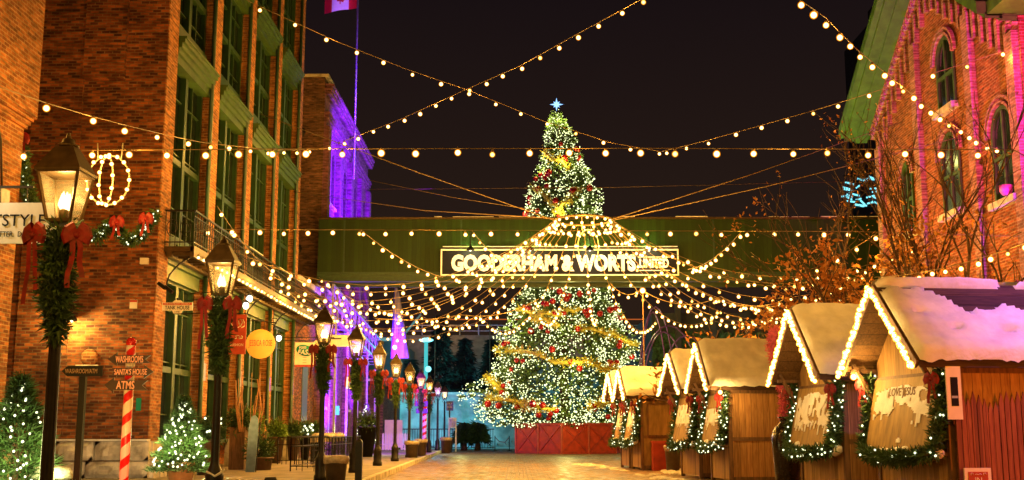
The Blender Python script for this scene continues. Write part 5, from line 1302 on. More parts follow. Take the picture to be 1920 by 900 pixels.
# scalloped cream sign
y = 44.5; c = A(607, 658, y)
t = thing('scalloped_sign', 'cream scalloped shop sign with a dark leaf wreath', 'sign', c)
pts = []
for k in range(40):
    a = 2 * math.pi * k / 40; q = 1 + .06 * math.cos(a * 8); pts.append((c.x + .44 * q * math.copysign(abs(math.cos(a)) ** .6, math.cos(a)), y, c.z + .46 * q * math.copysign(abs(math.sin(a)) ** .6, math.sin(a))))
MB().poly(pts[::-1], .04, (0, 1, 0)).build('panel', M_cream, t)
mb = MB()
for k in range(22):
    a = 2 * math.pi * k / 22; p = Vector((c.x + .2 * math.cos(a), y - .01, c.z + .22 * math.sin(a))); mb.tube([p, p + Vector((.07 * math.cos(a + .8), 0, .07 * math.sin(a + .8)))], .012, 4)
mb.build('wreath_drawing', M_green_dark, t)
MB().bar((FX, y + .02, c.z + .52), (c.x + .4, y + .02, c.z + .52), .03).build('bracket_arm', M_iron, t)
y = 56.0
t = thing('shop_sign', 'pale lilac square shop sign on the violet facade', 'sign', A(632, 638, y)); px_box(MB(), 612, 657, 628, 650, y).build('panel', M_white, t)
px_box(MB(), 618, 640, 634, 636, y - .01, .008).build('text_line', M_black, t)
y = 60.5; t = thing('tube_sign', 'amber glowing tube letters on the violet wall', 'sign', A(655, 717, y))
fit_text('lettering', 'IRE', A(649, 717, y).x, A(661, 717, y).x, A(655, 729, y).z, A(655, 706, y).z, y, E_amber, t, .02, .02)
y = 58; t = thing('blue_screen', 'small glowing blue screen low on the violet wall', 'screen', A(632, 769, y)); px_box(MB(), 629, 636, 761, 778, y).build('screen_panel', E_blue, t)
# wall lanterns
for px, py, D, la in ((468, 560, 34.5, 'white globe wall light beside the red banner, upper of two'), (461, 573, 34, 'white globe wall light beside the red banner, lower of two'), (523, 634, 39.5, 'white wall lantern right of the round orange sign'), (656, 680, 56, 'bright white wall lantern on the violet facade')):
    c = A(px, py, D); t = thing('wall_lantern', la, 'wall light', c, 'white wall lights on the shop fronts')
    MB().ball(c, .09 if D < 50 else .14, 10, 7, (1, 1, 1.2)).build('globe', E_white, t); mb = MB(); mb.lathe(c + Vector((0, 0, .08)), [(.13, 0), (.1, .05), (.03, .09)], 10); mb.tube([c + Vector((0, 0, .16)), c + Vector((-.1, 0, .3)), (FX + (.05 if D < 50 else .2), D, c.z + .15)], .015, 5); mb.build('bracket_arm', M_iron, t)
    point('wall_lantern_light', c + Vector((.05, -.25, -.05)), (1, .85, .55), 16, .08)

# ================================================================ GARLANDS ON THE END WALL
def wall_garland(pts, label, nl, bows, thick=.14):
    rnd = random.Random(len(label)); t = thing('garland', label, 'garland', pts[0], 'lit garlands on the near walls')
    mb = MB(); mb.tube(pts, .04, 6); needles(mb, pts, 4200, thick, .11, rnd); mb.build('evergreen', M_needle, t)
    fairy_on(t, pts, nl, thick, rnd, ME_fairy, True, Vector((0, -1, 0)))
    for p in bows: mb = MB(); bow(mb, p, .16, rnd, True, 2.4); mb.build('bow', M_red_velvet, t)
D = 25.5
wall_garland([A(150, 425, D), A(165, 445, D), A(185, 445, D), A(205, 420, D), A(220, 430, D), A(240, 452, D), A(262, 445, D), A(280, 415, D), A(292, 402, D)], 'draped lit garland with two red bows left of the balcony', 60, [A(219, 418, D - .2), A(274, 412, D - .2)])
wall_garland([A(42, 280, 24.6), A(38, 305, 24.6), A(45, 335, 24.4), A(55, 370, 24.2), A(60, 400, 24)], 'lit garland with one red bow hanging at the near wall edge', 26, [A(42, 262, 24.3)])

# ================================================================ LIT POTTED TREES
def potted_tree(c, h, r_, z0, label, nl, pot=None, seed=1, group='small lit Christmas trees', lod=1.0):
    rnd = random.Random(seed); c = Vector(c); t = thing('potted_tree', label, 'Christmas tree', c, group)
    if pot: MB().lathe(c, [(pot * .7, 0), (pot * .8, .1), (pot, z0 + .05), (pot * 1.1, z0 + .08), (pot * 1.08, z0 + .13), (pot * .9, z0 + .12)], 18).build('pot', M_terracotta, t)
    MB().tube([c + Vector((0, 0, z0)), c + Vector((0, 0, h - .05))], [.045, .01], 6).build('trunk', M_bark, t)
    mb = MB()
    for k in range(int(9500 * lod)):
        f_ = rnd.random() ** 1.35; z = z0 + .02 + (h - z0) * f_; rr = r_ * (1 - f_) ** .85 * (1 + .22 * math.sin(f_ * 34)) * rnd.uniform(.3, 1.08) + .02; a = rnd.uniform(0, 6.283)
        p = c + Vector((rr * math.cos(a), rr * math.sin(a), z - .15 * rr)); d = Vector((math.cos(a) + rnd.gauss(0, .45), math.sin(a) + rnd.gauss(0, .45), .35 + rnd.gauss(0, .35))).normalized(); sd = d.cross(Vector((rnd.gauss(0, 1), rnd.gauss(0, 1), rnd.gauss(0, 1)))).normalized()
        l_ = rnd.uniform(.06, .15); mb.tri(p - sd * l_ * .09, p + sd * l_ * .09, p + d * l_)
    mb.build('branches', M_needle, t)
    for k in range(nl):
        f_ = (k + .5) / nl; f_ = f_ ** 1.25; z = z0 + .05 + (h - z0 - .1) * f_; rr = r_ * (1 - f_) ** .85 * 1.0 + .03; a = rnd.uniform(-math.pi, 0)
        put('fairy_light', ME_fairy, t, c + Vector((rr * math.cos(a), rr * math.sin(a), z)), scale=rnd.uniform(.8, 1.15) * (c.y / 20) ** .5)
    for k in range(3): point('fairy_glow', c + Vector((r_ * 1.25 * math.cos(-2.6 + k), r_ * 1.25 * math.sin(-2.6 + k), z0 + (h - z0) * .35)), (.95, 1.0, .35), 26, .2)
    return t
potted_tree(((33 - 967) / F * 14, 14.2, .15), 1.88, .62, .25, 'bushy lit tree at the picture edge left of the largest lamp', 90, .25, 4)
potted_tree((A(339, 900, 24).x, 24, .15), 1.92, .56, .48, 'lit tree in a terracotta pot before the warehouse corner', 95, .27, 5)
potted_tree((A(695, 800, 62).x - .1, 61, .15), 2.6, .6, .6, 'far small lit tree behind the tall dark planter', 36, .3, 6, lod=.25)
# slatted litter bin near the first lamp
c = Vector(((112 - 967) / F * 14.3, 14.3, .15))
t = thing('litter_bin', 'slatted wooden litter bin with snow on top beside the largest lamp', 'bin', c)
mb = MB()
for k in range(22): a = 2 * math.pi * k / 22; p = c + Vector((.2 * math.cos(a), .2 * math.sin(a), .0)); mb.bar(p, p + Vector((0, 0, .66)), .045, .02, up=(math.cos(a), math.sin(a), 0))
mb.build('slats', M_wood_frame, t); MB().lathe(c, [(.17, .0), (.17, .64)], 14).build('liner', M_bin, t)
mb = MB(); mb.lathe(c, [(.2, .66), (.25, .68), (.25, .74), (.21, .80), (.08, .83)], 18)
for v in mb.v: v.z += random.uniform(-.015, .015)
mb.build('snow_cap', M_snow_dirty, t)
# wrapped low planter at second lamp foot
c = Vector((A(435, 890, 22).x, 22, .15))
t = thing('covered_planter', 'low black box covered in tied plastic and snow by the second lamp', 'planter', c)
MB().box(c.x - .42, c.x + .42, c.y - .3, c.y + .3, 0.15, .42).build('box_body', M_black, t)
mb = MB()
for k in range(16): mb.ball((c.x - .4 + .053 * k, c.y - .1 + random.uniform(-.12, .12), .46), random.uniform(.07, .12), 8, 5, (1.5, 1.6, .7))
mb.build('plastic_cover', M_plastic, t)
MB().tube([(-4.95, 18.7, .75), (-4.8, 18.65, .68), (-4.65, 18.7, .78)], .02, 5).build('tie_tape', M_white, t)

# ================================================================ SIDEWALK FURNITURE
bin_(636, 0, .62, .56, 'brown bin with torn pale liner at the foot of a lamp', M_bin, D=28.2)
t = thing('bollard', 'square black bollard at the kerb edge', 'bollard', ((678 - 967) / F * 28.4, 28.4, 0.0)); c = Vector(((678 - 967) / F * 28.4, 28.4, 0))
MB().box(c.x - .08, c.x + .08, c.y - .08, c.y + .08, 0, 1.12).build('post', M_iron, t); MB().lathe((c.x, c.y, 1.12), [(.11, 0), (.08, .05), (.02, .08)], 4, False, phase=.5).build('cap', M_iron, t)
bin_(838, 0, .85, .6, 'dark bin beside the far kerb end', M_bin, D=64.5); 
c = onz(772, 858, .15); bin_(772, 858, .75, .65, 'black bin behind the lamp with the star bright bulb', M_bin)
bin_(792, 0, .8, .6, 'dark round bin beside the foot of the far striped pole', M_bin, D=58)
# tall planters
def planter(px, py, h, w0, w1, label, mat, plant=True, seed=0, lit=0, square=False, D=None):
    c = onz(px, py, .15) if D is None else Vector(((px - 967) / F * D, D, .15)); t = thing('planter', label, 'planter', c, 'planters along the shop fronts'); rnd = random.Random(seed)
    MB().lathe(c, [(w0 * .5, 0), (w1 * .5, h), (w1 * .55, h), (w1 * .55, h + .06), (w1 * .42, h + .06), (w1 * .42, h - .02)], 4 if square else 16, not square, phase=.5).build('pot', mat, t)
    if plant:
        mb = MB(); p = c + Vector((0, 0, h + .1)); needles(mb, [p, p + Vector((0, 0, .3))], 1300, w1 * .6, .16, rnd); pl = mb.build('plant', M_needle if seed % 2 else pbr('lime_foliage', (.12, .22, .03), .6), t)
        mb = MB()
        for k in range(7): a = rnd.uniform(0, 6.28); mb.tube([p, p + Vector((.12 * math.cos(a), .12 * math.sin(a), .4)), p + Vector((.3 * math.cos(a), .3 * math.sin(a), .75))], .012, 4)
        mb.build('twigs', M_bark, t)
        for k in range(lit): put('fairy_light', ME_fairy, t, p + Vector((rnd.uniform(-.4, .4), -rnd.uniform(.1, .4), rnd.uniform(-.05, .4))), scale=2.2)
    return t
planter(525, 0, .95, .34, .62, 'tapered brown planter with lime foliage in front of a green door', M_brownpot, seed=2, D=45)
planter(556, 0, .95, .34, .60, 'tapered brown planter with dark foliage right of the lime one', M_brownpot, seed=3, D=49)
planter(578, 0, 1.0, .3, .5, 'urn planter with glowing warm lights behind the iron railing', M_black, seed=5, lit=14, D=50)
planter(597, 0, 1.0, .3, .5, 'urn planter with small lights beside the wrapped chairs', M_black, seed=7, lit=10, D=53)
planter(692, 0, 1.35, .55, .95, 'tall black square planter before the far small lit tree', M_black, plant=True, seed=9, D=56)
t = planter(455, 0, 1.3, .7, .7, 'tall timber box with red twigs between two downpipes', M_wood_frame, plant=True, seed=11, square=True, D=38)
planter(478, 0, 1.25, .7, .7, 'pale timber box behind the blue sled', M_ply, plant=True, seed=14, square=True, D=40)
planter(494, 0, .35, .75, .85, 'low brown trough planter near the blue sled', M_brownpot, plant=True, seed=13, D=37.5)
c = Vector((A(462, 800, 37).x, 37.0, .15)); t = thing('twig_bundle', 'bundle of tall birch and red lit twigs in the timber box', 'twigs', c)
mb = MB(); rnd = random.Random(31)
for k in range(15): x = rnd.uniform(-.3, .35); mb.tube([c + Vector((x, .3, 1.2)), c + Vector((x * 1.2 + rnd.uniform(-.1, .1), .3, 2.0)), c + Vector((x * 1.5 + rnd.uniform(-.15, .15), .3, rnd.uniform(2.3, 3.1)))], .010 if k % 4 else .022, 4)
mb.build('twigs', pbr('pale_birch', (.34, .16, .07), .7), t)
mb = MB(); c = Vector((A(473, 800, 35.5).x, 35.5, .15)); t = thing('sled', 'pale blue toboggan leaning upright by the timber boxes', 'sled', c)
mb.poly([c + Vector((-.16, 0, 0)), c + Vector((.12, 0, 0)), c + Vector((.16, .1, 1.1)), c + Vector((.14, .14, 1.6)), c + Vector((.04, .16, 1.72)), c + Vector((-.08, .16, 1.66)), c + Vector((-.14, .12, 1.3))], .03, (0, 1, 0)); mb.build('board', M_frost, t)
MB().bar(c + Vector((.16, -.02, .0)), c + Vector((.22, .1, 1.5)), .025).build('runner', M_iron, t)
c = Vector((A(392, 700, 33.4).x, 33.4, .15)); t = thing('wreath_planter', 'small green planter with bright warm lights behind the second lamp', 'planter', c)
mb = MB(); needles(mb, [c + Vector((-.2, 0, 1.3)), c + Vector((.3, 0, 1.2))], 1500, .35, .14, rnd); mb.build('plant', M_needle, t); MB().lathe(c, [(.22, 0), (.32, .95), (.3, 1.0)], 14).build('pot', M_brownpot, t)
for k in range(12): put('fairy_light', ME_fairy, t, c + Vector((rnd.uniform(-.45, .5), -.3, rnd.uniform(1.0, 1.6))), scale=1.8)
# iron railings round the patio
def railing(a, b_, h, label, bars, grp):
    a = Vector(a); b_ = Vector(b_); t = thing('railing', label, 'railing', a, grp)
    mb = MB(); up = Vector((0, 0, h))
    for k in range(bars + 1): p = a.lerp(b_, k / bars); mb.bar(p, p + up, .035 if k % 4 == 0 else .02)
    mb.build('uprights', M_iron, t); mb = MB(); mb.bar(a + up, b_ + up, .04); mb.bar(a + up * .15, b_ + up * .15, .03); mb.bar(a + up * .72, b_ + up * .72, .03); mb.build('rails', M_iron, t)
p1 = Vector((A(542, 880, 36).x, 36.2, .15)); railing(p1, p1 + Vector((.0, 7, 0)), 1.05, 'open iron railing in front of the brown planters', 7, 'iron patio railings')
railing(p1, p1 + Vector((1.1, .0, 0)), 1.05, 'short iron railing end facing the street by the brown bin lamp', 3, 'iron patio railings')
railing((-7.0, 43.6, .15), (-6.95, 52, .15), 1.0, 'close barred iron railing below the wrapped chairs', 44, 'iron patio railings')
railing((-8.9, 43.6, .15), (-7.0, 43.6, .15), 1.0, 'close barred railing return toward the shop wall', 12, 'iron patio railings')
for k in range(6):
    c = Vector((-7.6 - .1 * (k % 2), 44.6 + k * 1.25, .15)); 
    t = thing('stacked_chair', ['snow capped patio chair nearest the open railing', 'snow capped patio chair, second from the open railing', 'snow capped patio chair, third from the open railing', 'snow capped patio chair, fourth from the open railing', 'snow capped patio chair, fifth from the open railing', 'snow capped patio chair farthest from the open railing'][k], 'chair', c, 'snow capped patio chairs')
    mb = MB()
    for sx in (-.2, .2):
        for sy_ in (-.2, .2): mb.bar(c + Vector((sx, sy_, 0)), c + Vector((sx, sy_, .47 if sy_ > 0 else 1.0)), .03)
    mb.build('legs', M_iron, t); MB().box(c.x - .22, c.x + .22, c.y - .22, c.y + .22, .6, .65).build('seat', M_iron, t)
    mb = MB(); mb.ball(c + Vector((0, -.1, 1.02)), .24, 10, 6, (1.0, .8, .6)); mb.box(c.x - .23, c.x + .23, c.y - .24, c.y - .16, .95, 1.1); mb.build('snowy_cover', M_plastic, t)
# white picket fence far
c0 = onz(719, 837, .15); c1 = onz(768, 837, .15)
t = thing('picket_fence', 'short white picket fence far down the sidewalk', 'fence', c0)
c0 = Vector(((720 - 967) / F * 72, 72, .15)); c1 = Vector(((768 - 967) / F * 72, 72, .15))
mb = MB(); k = 0
while c0.x + k * .17 < c1.x: x = c0.x + k * .17; mb.poly([(x, 72, .2), (x + .11, 72, .2), (x + .11, 72, 1.15), (x + .055, 72, 1.28), (x, 72, 1.15)], .03, (0, 1, 0)); k += 1
mb.build('pickets', M_white, t); MB().box(c0.x, c1.x, 72.04, 72.08, .5, .6).build('rail', M_white, t)
candy_pole((A(796, 800, 66).x, 66, .15), 3.2, .13, 'far striped pole with small purple boards down the street')
t = thing('notice_board', 'purple notice boards on the far striped pole', 'sign', (A(796, 800, 65.8).x, 65.8, 2.6))
y = 65.8; px_box(MB(), 778, 802, 752, 762, y).build('board', pbr('purple_board', (.1, .04, .3), .5), t); px_box(MB(), 780, 802, 766, 775, y).build('board', MATS['purple_board'], t)
y = 78; t = thing('notice_board', 'pale notice on a white post near the cyan fence', 'sign', A(848, 790, y)); px_box(MB(), 841, 856, 783, 802, y).build('board', MATS['white_paint'], t); px_box(MB(), 843, 854, 786, 800, y - .03, .02).build('printed_sheet', pbr('lilac_sheet', (.45, .4, .6), .6), t); p = A(855, 802, y); MB().box(p.x - .05, p.x + .05, y, y + .06, 0, p.z).build('post', M_white, t); p = A(842, 802, y); MB().box(p.x - .05, p.x + .05, y, y + .06, 0, p.z).build('post', M_white, t)
y = 86; t = thing('parking_sign', 'dark green pay here parking sign before the cyan snow', 'sign', A(843, 760, y)); px_box(MB(), 837, 850, 752, 770, y).build('board', M_green_dark, t); p = A(843, 770, y); MB().box(p.x - .05, p.x + .05, y, y + .06, 0, p.z).build('post', M_iron, t)
fit_text('lettering', 'PAY', A(839, 755, y).x, A(848, 755, y).x, A(843, 759, y).z, A(843, 755, y).z, y - .01, M_ivory_letters, t, .003); fit_text('lettering', 'HERE', A(839, 755, y).x, A(848, 755, y).x, A(843, 765, y).z, A(843, 761, y).z, y - .01, M_ivory_letters, t, .003)
bin_(841, 0, .95, .75, 'dark bin beside the pale notice near the cyan fence', M_bin, D=76, wrap=False, z=0)
# far shop with white door and violet awning
t = thing('shop_building', 'far low shop with a pale door beyond the violet facade', 'building', (-12, 82, 0))
MB().box(-26, -9.0, 78.5, 90, 0, 4.4).build('wall', M_brick_old, t); MB().box(-26, -8.0, 78.0, 90.5, 4.4, 4.7).build('roof', M_dark, t)
p = A(738, 790, 78.4); MB().box(p.x - .6, p.x + .6, 78.42, 78.5, .1, 2.1).build('door', M_cream, t)
mb = MB(); mb.box(-26, -7.9, 77.9, 90.5, 4.7, 4.85); mb.build('roof_snow', M_snow, t)
# flat-roofed lilac building between facade and bridge
t = thing('flat_roof_building', 'flat roofed building with pale snowy roof between violet facade and banner', 'building', (-11, 96, 0))
a = A(672, 690, 98); b_ = A(752, 560, 98); MB().box(a.x - 3, b_.x, 98, 112, 0, A(720, 640, 98).z).build('wall', M_dark, t)
z1 = A(720, 640, 98).z; MB().poly([(a.x - 3, 97.6, z1), (b_.x, 97.6, z1), (b_.x + .6, 112, z1 + 3.6), (a.x - 3, 112, z1 + 3.6)][::-1], .3, (0, 0, 1)).build('roof', M_snow_dirty, t)
# furled banner
y = 58.5; t = thing('furled_banner', 'tall furled blue and violet banner hanging below the bridge', 'banner', A(745, 600, y))
mb = MB(); rows = []; n_ = 14
for k in range(16):
    f_ = k / 15; py = 540 + (672 - 540) * f_; wpx = 3 + 13 * f_ ** .9; c = A(743 + 6 * f_, py, y); r__ = wpx / F * y
    rows.append([c + Vector((r__ * math.cos(2 * math.pi * j / n_) * (1 + .25 * math.cos(j * 3)), .35 * r__ * math.sin(2 * math.pi * j / n_), 0)) for j in range(n_)])
mb.add([v for r in rows for v in r], [(i * n_ + j, (i + 1) * n_ + j, (i + 1) * n_ + (j + 1) % n_, i * n_ + (j + 1) % n_) for i in range(15) for j in range(n_)], True); mb.build('cloth', M_blue, t)
MB().tube([A(747, 532, y), A(741, 672, y)], .03, 5).build('cord', M_iron, t)

# flag on its pole, on the violet building's roof
fp = Vector((A(664, 300, 66).x, 66, 0)); 
t = thing('flagpole', 'tall thin flagpole standing above the violet building roof', 'flagpole', (fp.x, 66, 0))
MB().tube([(fp.x, 66, 16.0), (fp.x, 66, 33)], [.07, .05], 8).build('pole', M_steel, t); MB().ball((fp.x, 66, 33.05), .12).build('finial', M_gold, t)
MB().bar((fp.x, 66, 16.1), (PX - .3, 66, 16.1), .14).build('bracket_arm', M_steel, t); MB().bar((fp.x, 66, 18.9), (PX - .3, 66, 18.9), .14).build('bracket_arm', M_steel, t)
t = thing('flag', 'Canadian flag flying at the top of the flagpole', 'flag', (fp.x, 66, 28))
zb_ = A(665, 15, 66).z; H_ = 2.6; Wf = 1.95
def flagpt(u, v): return Vector((fp.x - .06 - u * Wf, 66 + .16 * math.sin(u * 7) , zb_ + v * H_ * .55 - .32 * u + .06 * math.sin(u * 6)))
def flagpart(u0, u1, nm, mat):
    mb = MB(); n_ = 12; vs = []
    for k in range(n_ + 1):
        u = u0 + (u1 - u0) * k / n_
        for v in (0, 1): vs.append(flagpt(u, v))
    mb.add(vs, [(2 * k, 2 * k + 1, 2 * k + 3, 2 * k + 2) for k in range(n_)], True)
    vs2 = [v + Vector((0, .015, 0)) for v in vs]; mb.add(vs2, [(2 * k + 2, 2 * k + 3, 2 * k + 1, 2 * k) for k in range(n_)], True); mb.build(nm, mat, t)
flagpart(0, .26, 'red_band', M_flagred); flagpart(.26, .76, 'white_band', M_flagwhite); flagpart(.76, 1.0, 'red_band', M_flagred)
leaf = [(0, 1), (.12, .72), (.28, .8), (.24, .42), (.45, .62), (.5, .5), (.8, .55), (.68, .32), (.8, .2), (.42, -.12), (.46, -.28), (.06, -.22), (.06, -.55), (-.06, -.55), (-.06, -.22), (-.46, -.28), (-.42, -.12), (-.8, .2), (-.68, .32), (-.8, .55), (-.5, .5), (-.45, .62), (-.24, .42), (-.28, .8), (-.12, .72)]
cc = flagpt(.51, .5); mb = MB(); mb.poly([(cc.x + x * .42, flagpt(.51 - x * .42 / Wf, .5).y - .03, cc.z + z * .5 - .05) for x, z in leaf][::-1], .008, (0, 1, 0)); mb.build('maple_leaf', M_flagred, t)

# ================================================================ TREES
def branch_tree(base, h, label, leaves, seed, spread=.55, leafmat=M_leaf, lean=(0, 0), leafsize=.12, stems=3, depth=5, leafpx=None, name='bare_tree', r0=.09):
    rnd = random.Random(seed); base = Vector(base); t = thing(name, label, 'tree', base, 'young trees behind the huts')
    mb = MB(); tips = []
    def grow(p, d, L, r, k):
        pts = [p]; n_ = 4; dd = d.copy()
        for i in range(n_):
            dd = (dd + Vector((rnd.gauss(0, .12), rnd.gauss(0, .12), rnd.gauss(0.03, .06)))).normalized(); pts.append(pts[-1] + dd * L / n_)
        mb.tube(pts, [r * (1 - .35 * i / n_) for i in range(n_ + 1)], 5 if r < .03 else 7)
        if k == 0: tips.append((pts[-1], dd)); return
        if k <= 2: tips.append((pts[2], dd))
        for i in range(3 if k > 1 else 3):
            j = rnd.choice((2, 3, 4)); nd = (dd + Vector((rnd.gauss(0, spread), rnd.gauss(0, spread), rnd.gauss(.1, spread * .6)))).normalized(); grow(pts[j], nd, L * rnd.uniform(.6, .85), r * .58, k - 1)
    for s_ in range(stems): grow(base + Vector((rnd.uniform(-.1, .1), rnd.uniform(-.1, .1), 0)), Vector((lean[0] + rnd.gauss(0, .16), lean[1] + rnd.gauss(0, .1), 1)).normalized(), h * .36, r0, depth - 1)
    mb.build('trunk', M_bark, t)
    if leaves:
        mb = MB()
        for p, d in tips:
            if rnd.random() > leaves: continue
            for q in range(rnd.randint(5, 22)):
                c = p + Vector((rnd.gauss(0, .2), rnd.gauss(0, .2), rnd.gauss(-.05, .17))); a = Vector((rnd.gauss(0, 1), rnd.gauss(0, 1), rnd.gauss(0, 1))).normalized(); b_ = a.cross(Vector((rnd.gauss(0, 1), rnd.gauss(0, 1), rnd.gauss(0, 1)))).normalized(); s_ = leafsize * rnd.uniform(.5, 1.1)
                mb.add([c - a * s_, c - b_ * s_ * .5, c + a * s_, c + b_ * s_ * .5], [(0, 1, 2, 3)])
        mb.build('crown', leafmat, t)
    return t
branch_tree((9.3, 33.0, 0), 7.6, 'orange leafed tree crowding the bridge end', .9, 2, .42, leafsize=.12, stems=3, depth=5)
branch_tree((11.0, 31.5, 0), 11.6, 'tall sparse tree in front of the brick wall with few brown leaves', .16, 5, .34, leafsize=.07, stems=3, depth=5)
branch_tree((12.0, 29.5, 0), 8.6, 'multi-stemmed tree rising behind the largest hut roof', .3, 9, .42, leafsize=.08, stems=4, depth=4)
branch_tree((9.0, 36.0, 0), 6.0, 'low bushy orange tree above the second hut roof', .7, 12, .45, leafsize=.12, stems=3, depth=4)
branch_tree((8.3, 39.0, 0), 5.6, 'bare twiggy tree between the pink plume and the bridge', .12, 14, .6, stems=4, depth=5)
branch_tree((12.5, 46, 0), 6.5, 'thin bare tree before the dark hedge behind the huts', 0, 17, .6, stems=3, depth=5)
def conifer(c, h, r_, label, seed, n=5000, mat=M_needle_dark):
    rnd = random.Random(seed); c = Vector(c); t = thing('conifer', label, 'tree', c, 'dark conifers beyond the street'); MB().tube([c, c + Vector((0, 0, h))], [.25, .04], 7).build('trunk', M_bark, t)
    mb = MB()
    for k in range(n):
        f_ = rnd.random() ** 1.3; a = rnd.uniform(0, 6.283); rr = r_ * (1 - f_) * (.75 + .35 * math.sin(f_ * 40 + math.sin(a * 3))) * rnd.uniform(.25, 1.1) + .05; p = c + Vector((rr * math.cos(a), rr * math.sin(a), .8 + (h - .9) * f_ - .2 * rr))
        d = Vector((math.cos(a) + rnd.gauss(0, .3), math.sin(a) + rnd.gauss(0, .3), -.25 + rnd.gauss(0, .2))).normalized(); sd = d.cross(Vector((rnd.gauss(0, 1), rnd.gauss(0, 1), rnd.gauss(0, 1)))).normalized(); l_ = rnd.uniform(.3, .8); mb.tri(p - sd * l_ * .16, p + sd * l_ * .16, p + d * l_)
    mb.build('crown', mat, t)
conifer(((826 - 967) / F * 101.5, 101.5, 0), 11.5, 3.2, 'dark conifer right of the glowing cyan lamp pole', 1, 6500)
conifer(((872 - 967) / F * 102.5, 102.5, 0), 9.6, 3.0, 'dark conifer between the cyan gap and the tall tree', 2, 5000)
conifer(((922 - 967) / F * 101, 101, 0), 9.4, 3.0, 'dark conifer half hidden by the tall lit tree', 3, 5000)
conifer(((772 - 967) / F * 101.5, 101.5, 0), 7.6, 2.6, 'small dark conifer left of the cyan lamp pole', 4, 3500)
for i, (px, D, la) in enumerate(((872, 84, 'low cyan lit shrub at the fence, left of two'), (897, 84, 'low cyan lit shrub at the fence, right of two'))): conifer(((px - 967) / F * D, D, 0), 2.0, .6, la, 30 + i, 1600, pbr('shrub_green', (.03, .09, .04), .8))

# ================================================================ FAR BACKGROUND
mb = MB(); a = -70; mb.add([(a, 104, 0), (70, 104, 0), (70, 117, 8.6), (a, 117, 8.6), (70, 122, 8.8), (a, 122, 8.8)], [(0, 1, 2, 3), (3, 2, 4, 5)]); struct(mb.build('embankment', pbr('snowy_embankment', (.34, .36, .36), .9, scale=1.2, col2=(.07, .075, .07), stretch=(.35, 1, 1), bump=.5)))
t = thing('overpass', 'raised highway with concrete parapet and thin orange rail light', 'overpass', (0, 122, 0))
MB().box(-70, 70, 122, 134, 8.8, 11.4).build('deck', M_concrete, t)
mb = MB()
for k in range(70): mb.box(-70 + 2 * k, -69.9 + 2 * k, 121.8, 121.95, 11.4, 12.4)
for z in (11.8, 12.4): mb.box(-70, 70, 121.82, 121.92, z, z + .08)
mb.build('railing', M_steel, t); MB().box(-40, 20, 121.6, 121.75, 13.0, 13.1).build('light_strip', emis('orange_strip', (1, .22, .04), .25), t)
for k in range(8): MB().box(-60 + 16 * k, -59.6 + 16 * k, 121.6, 121.8, 8, 13.2).build('post', M_concrete, t)
t = thing('retaining_wall', 'pale snowy wall glowing cyan behind the parking fence', 'wall', (-8, 90, 0))
MB().box(-22, 0.3, 98, 98.4, 0, 4.4).build('wall_face', pbr('snow_crusted_wall', (.6, .6, .6), .85, var=.5, scale=.9, bump=.8), t); MB().box(-22, .3, 97.9, 98.5, 4.4, 4.6).build('snow_cap', M_snow, t)
t = thing('railing', 'long thin railing in front of the cyan snow wall', 'railing', (-8, 86.5, 0)); mb = MB()
for k in range(70): x = -15.5 + k * .2; mb.bar((x, 86.5, .1), (x, 86.5, 1.5), .035)
mb.bar((-15.5, 86.5, 1.5), (-1.6, 86.5, 1.5), .07); mb.bar((-15.5, 86.5, .15), (-1.6, 86.5, .15), .05); mb.build('bars', M_iron, t)
sheet('snow_field', -24, 0.5, 87, 97.9, .02, M_snow)
D = 97; c = A(799, 640, D); t = thing('cyan_lamp_pole', 'tall pole with flat lamp head glowing cyan', 'street lamp', (c.x, D, 0))
MB().tube([(c.x, D, 0), (c.x, D, c.z)], .16, 10).build('pole', emis('cyan_pole_glow', (.08, .6, .62), .5), t); MB().lathe((c.x, D, c.z), [(.3, -.05), (.6, .05), (.6, .16), (.2, .3)], 14).build('lamp_head', E_cyan, t)  # pole is no lamp, cyan light on it is put in as emission
put('bulb', _mesh(lambda m: m.ball((0, 0, 0), .25, 8, 6), 'bulb', E_cyan), t, A(803, 692, D - .5))
point('cyan_pole_light', (c.x, D - .6, c.z - .8), CYAN, 500, .2)
for x, la in ((-17, 'leftmost of the four cyan floodlights at the snow wall'), (-12, 'second from the left of the four cyan floodlights at the snow wall'), (-7.5, 'third from the left of the four cyan floodlights at the snow wall'), (-3.5, 'rightmost of the four cyan floodlights at the snow wall')): flood((x, 92.5, .35), (x, 98, 2.6), la, (.02, .6, .75), 230, 130, .8, lens=E_cyan, group='cyan floodlights in the snow field')
for x in (-20, -2, 10): point('cyan_bank_light', (x, 106, 9), CYAN, 500, .3)
point('orange_highway_light', (-8, 119, 13.5), (1, .45, .15), 260, .3); point('orange_highway_light', (6, 119, 13.5), (1, .45, .15), 260, .3)
t = thing('low_building', 'dark building with ivy covered walls behind the huts', 'building', (18, 78, 0))
MB().box(9.5, 34, 80, 92, 0, 9.5).build('wall', M_dark, t)
mb = MB(); rnd = random.Random(9)
for k in range(5200):
    p = Vector((rnd.uniform(9.5, 24), 79.9 - rnd.random() * .6, 1 + 7.0 * rnd.random() ** .8)); d = Vector((rnd.gauss(0, 1), rnd.gauss(0, .4) - .4, rnd.gauss(0, 1))).normalized(); sd = d.cross(Vector((0, 1, 0))).normalized(); mb.tri(p - sd * .12, p + sd * .12, p + d * .4)
tag(mb.build('ivy', M_needle, t), kind='stuff')
for k in range(6): MB().box(11 + 2.4 * k, 11.4 + 2.4 * k, 79.0, 79.15, 0, 10.5).build('pilaster', M_dark, t)
spot('cyan_flood', (13, 72, 6), (16, 80, 4), (.2, .7, .7), 260, 90, .8, .2); point('violet_light', (11.5, 73, 1.5), (.45, .15, 1), 60, .2)
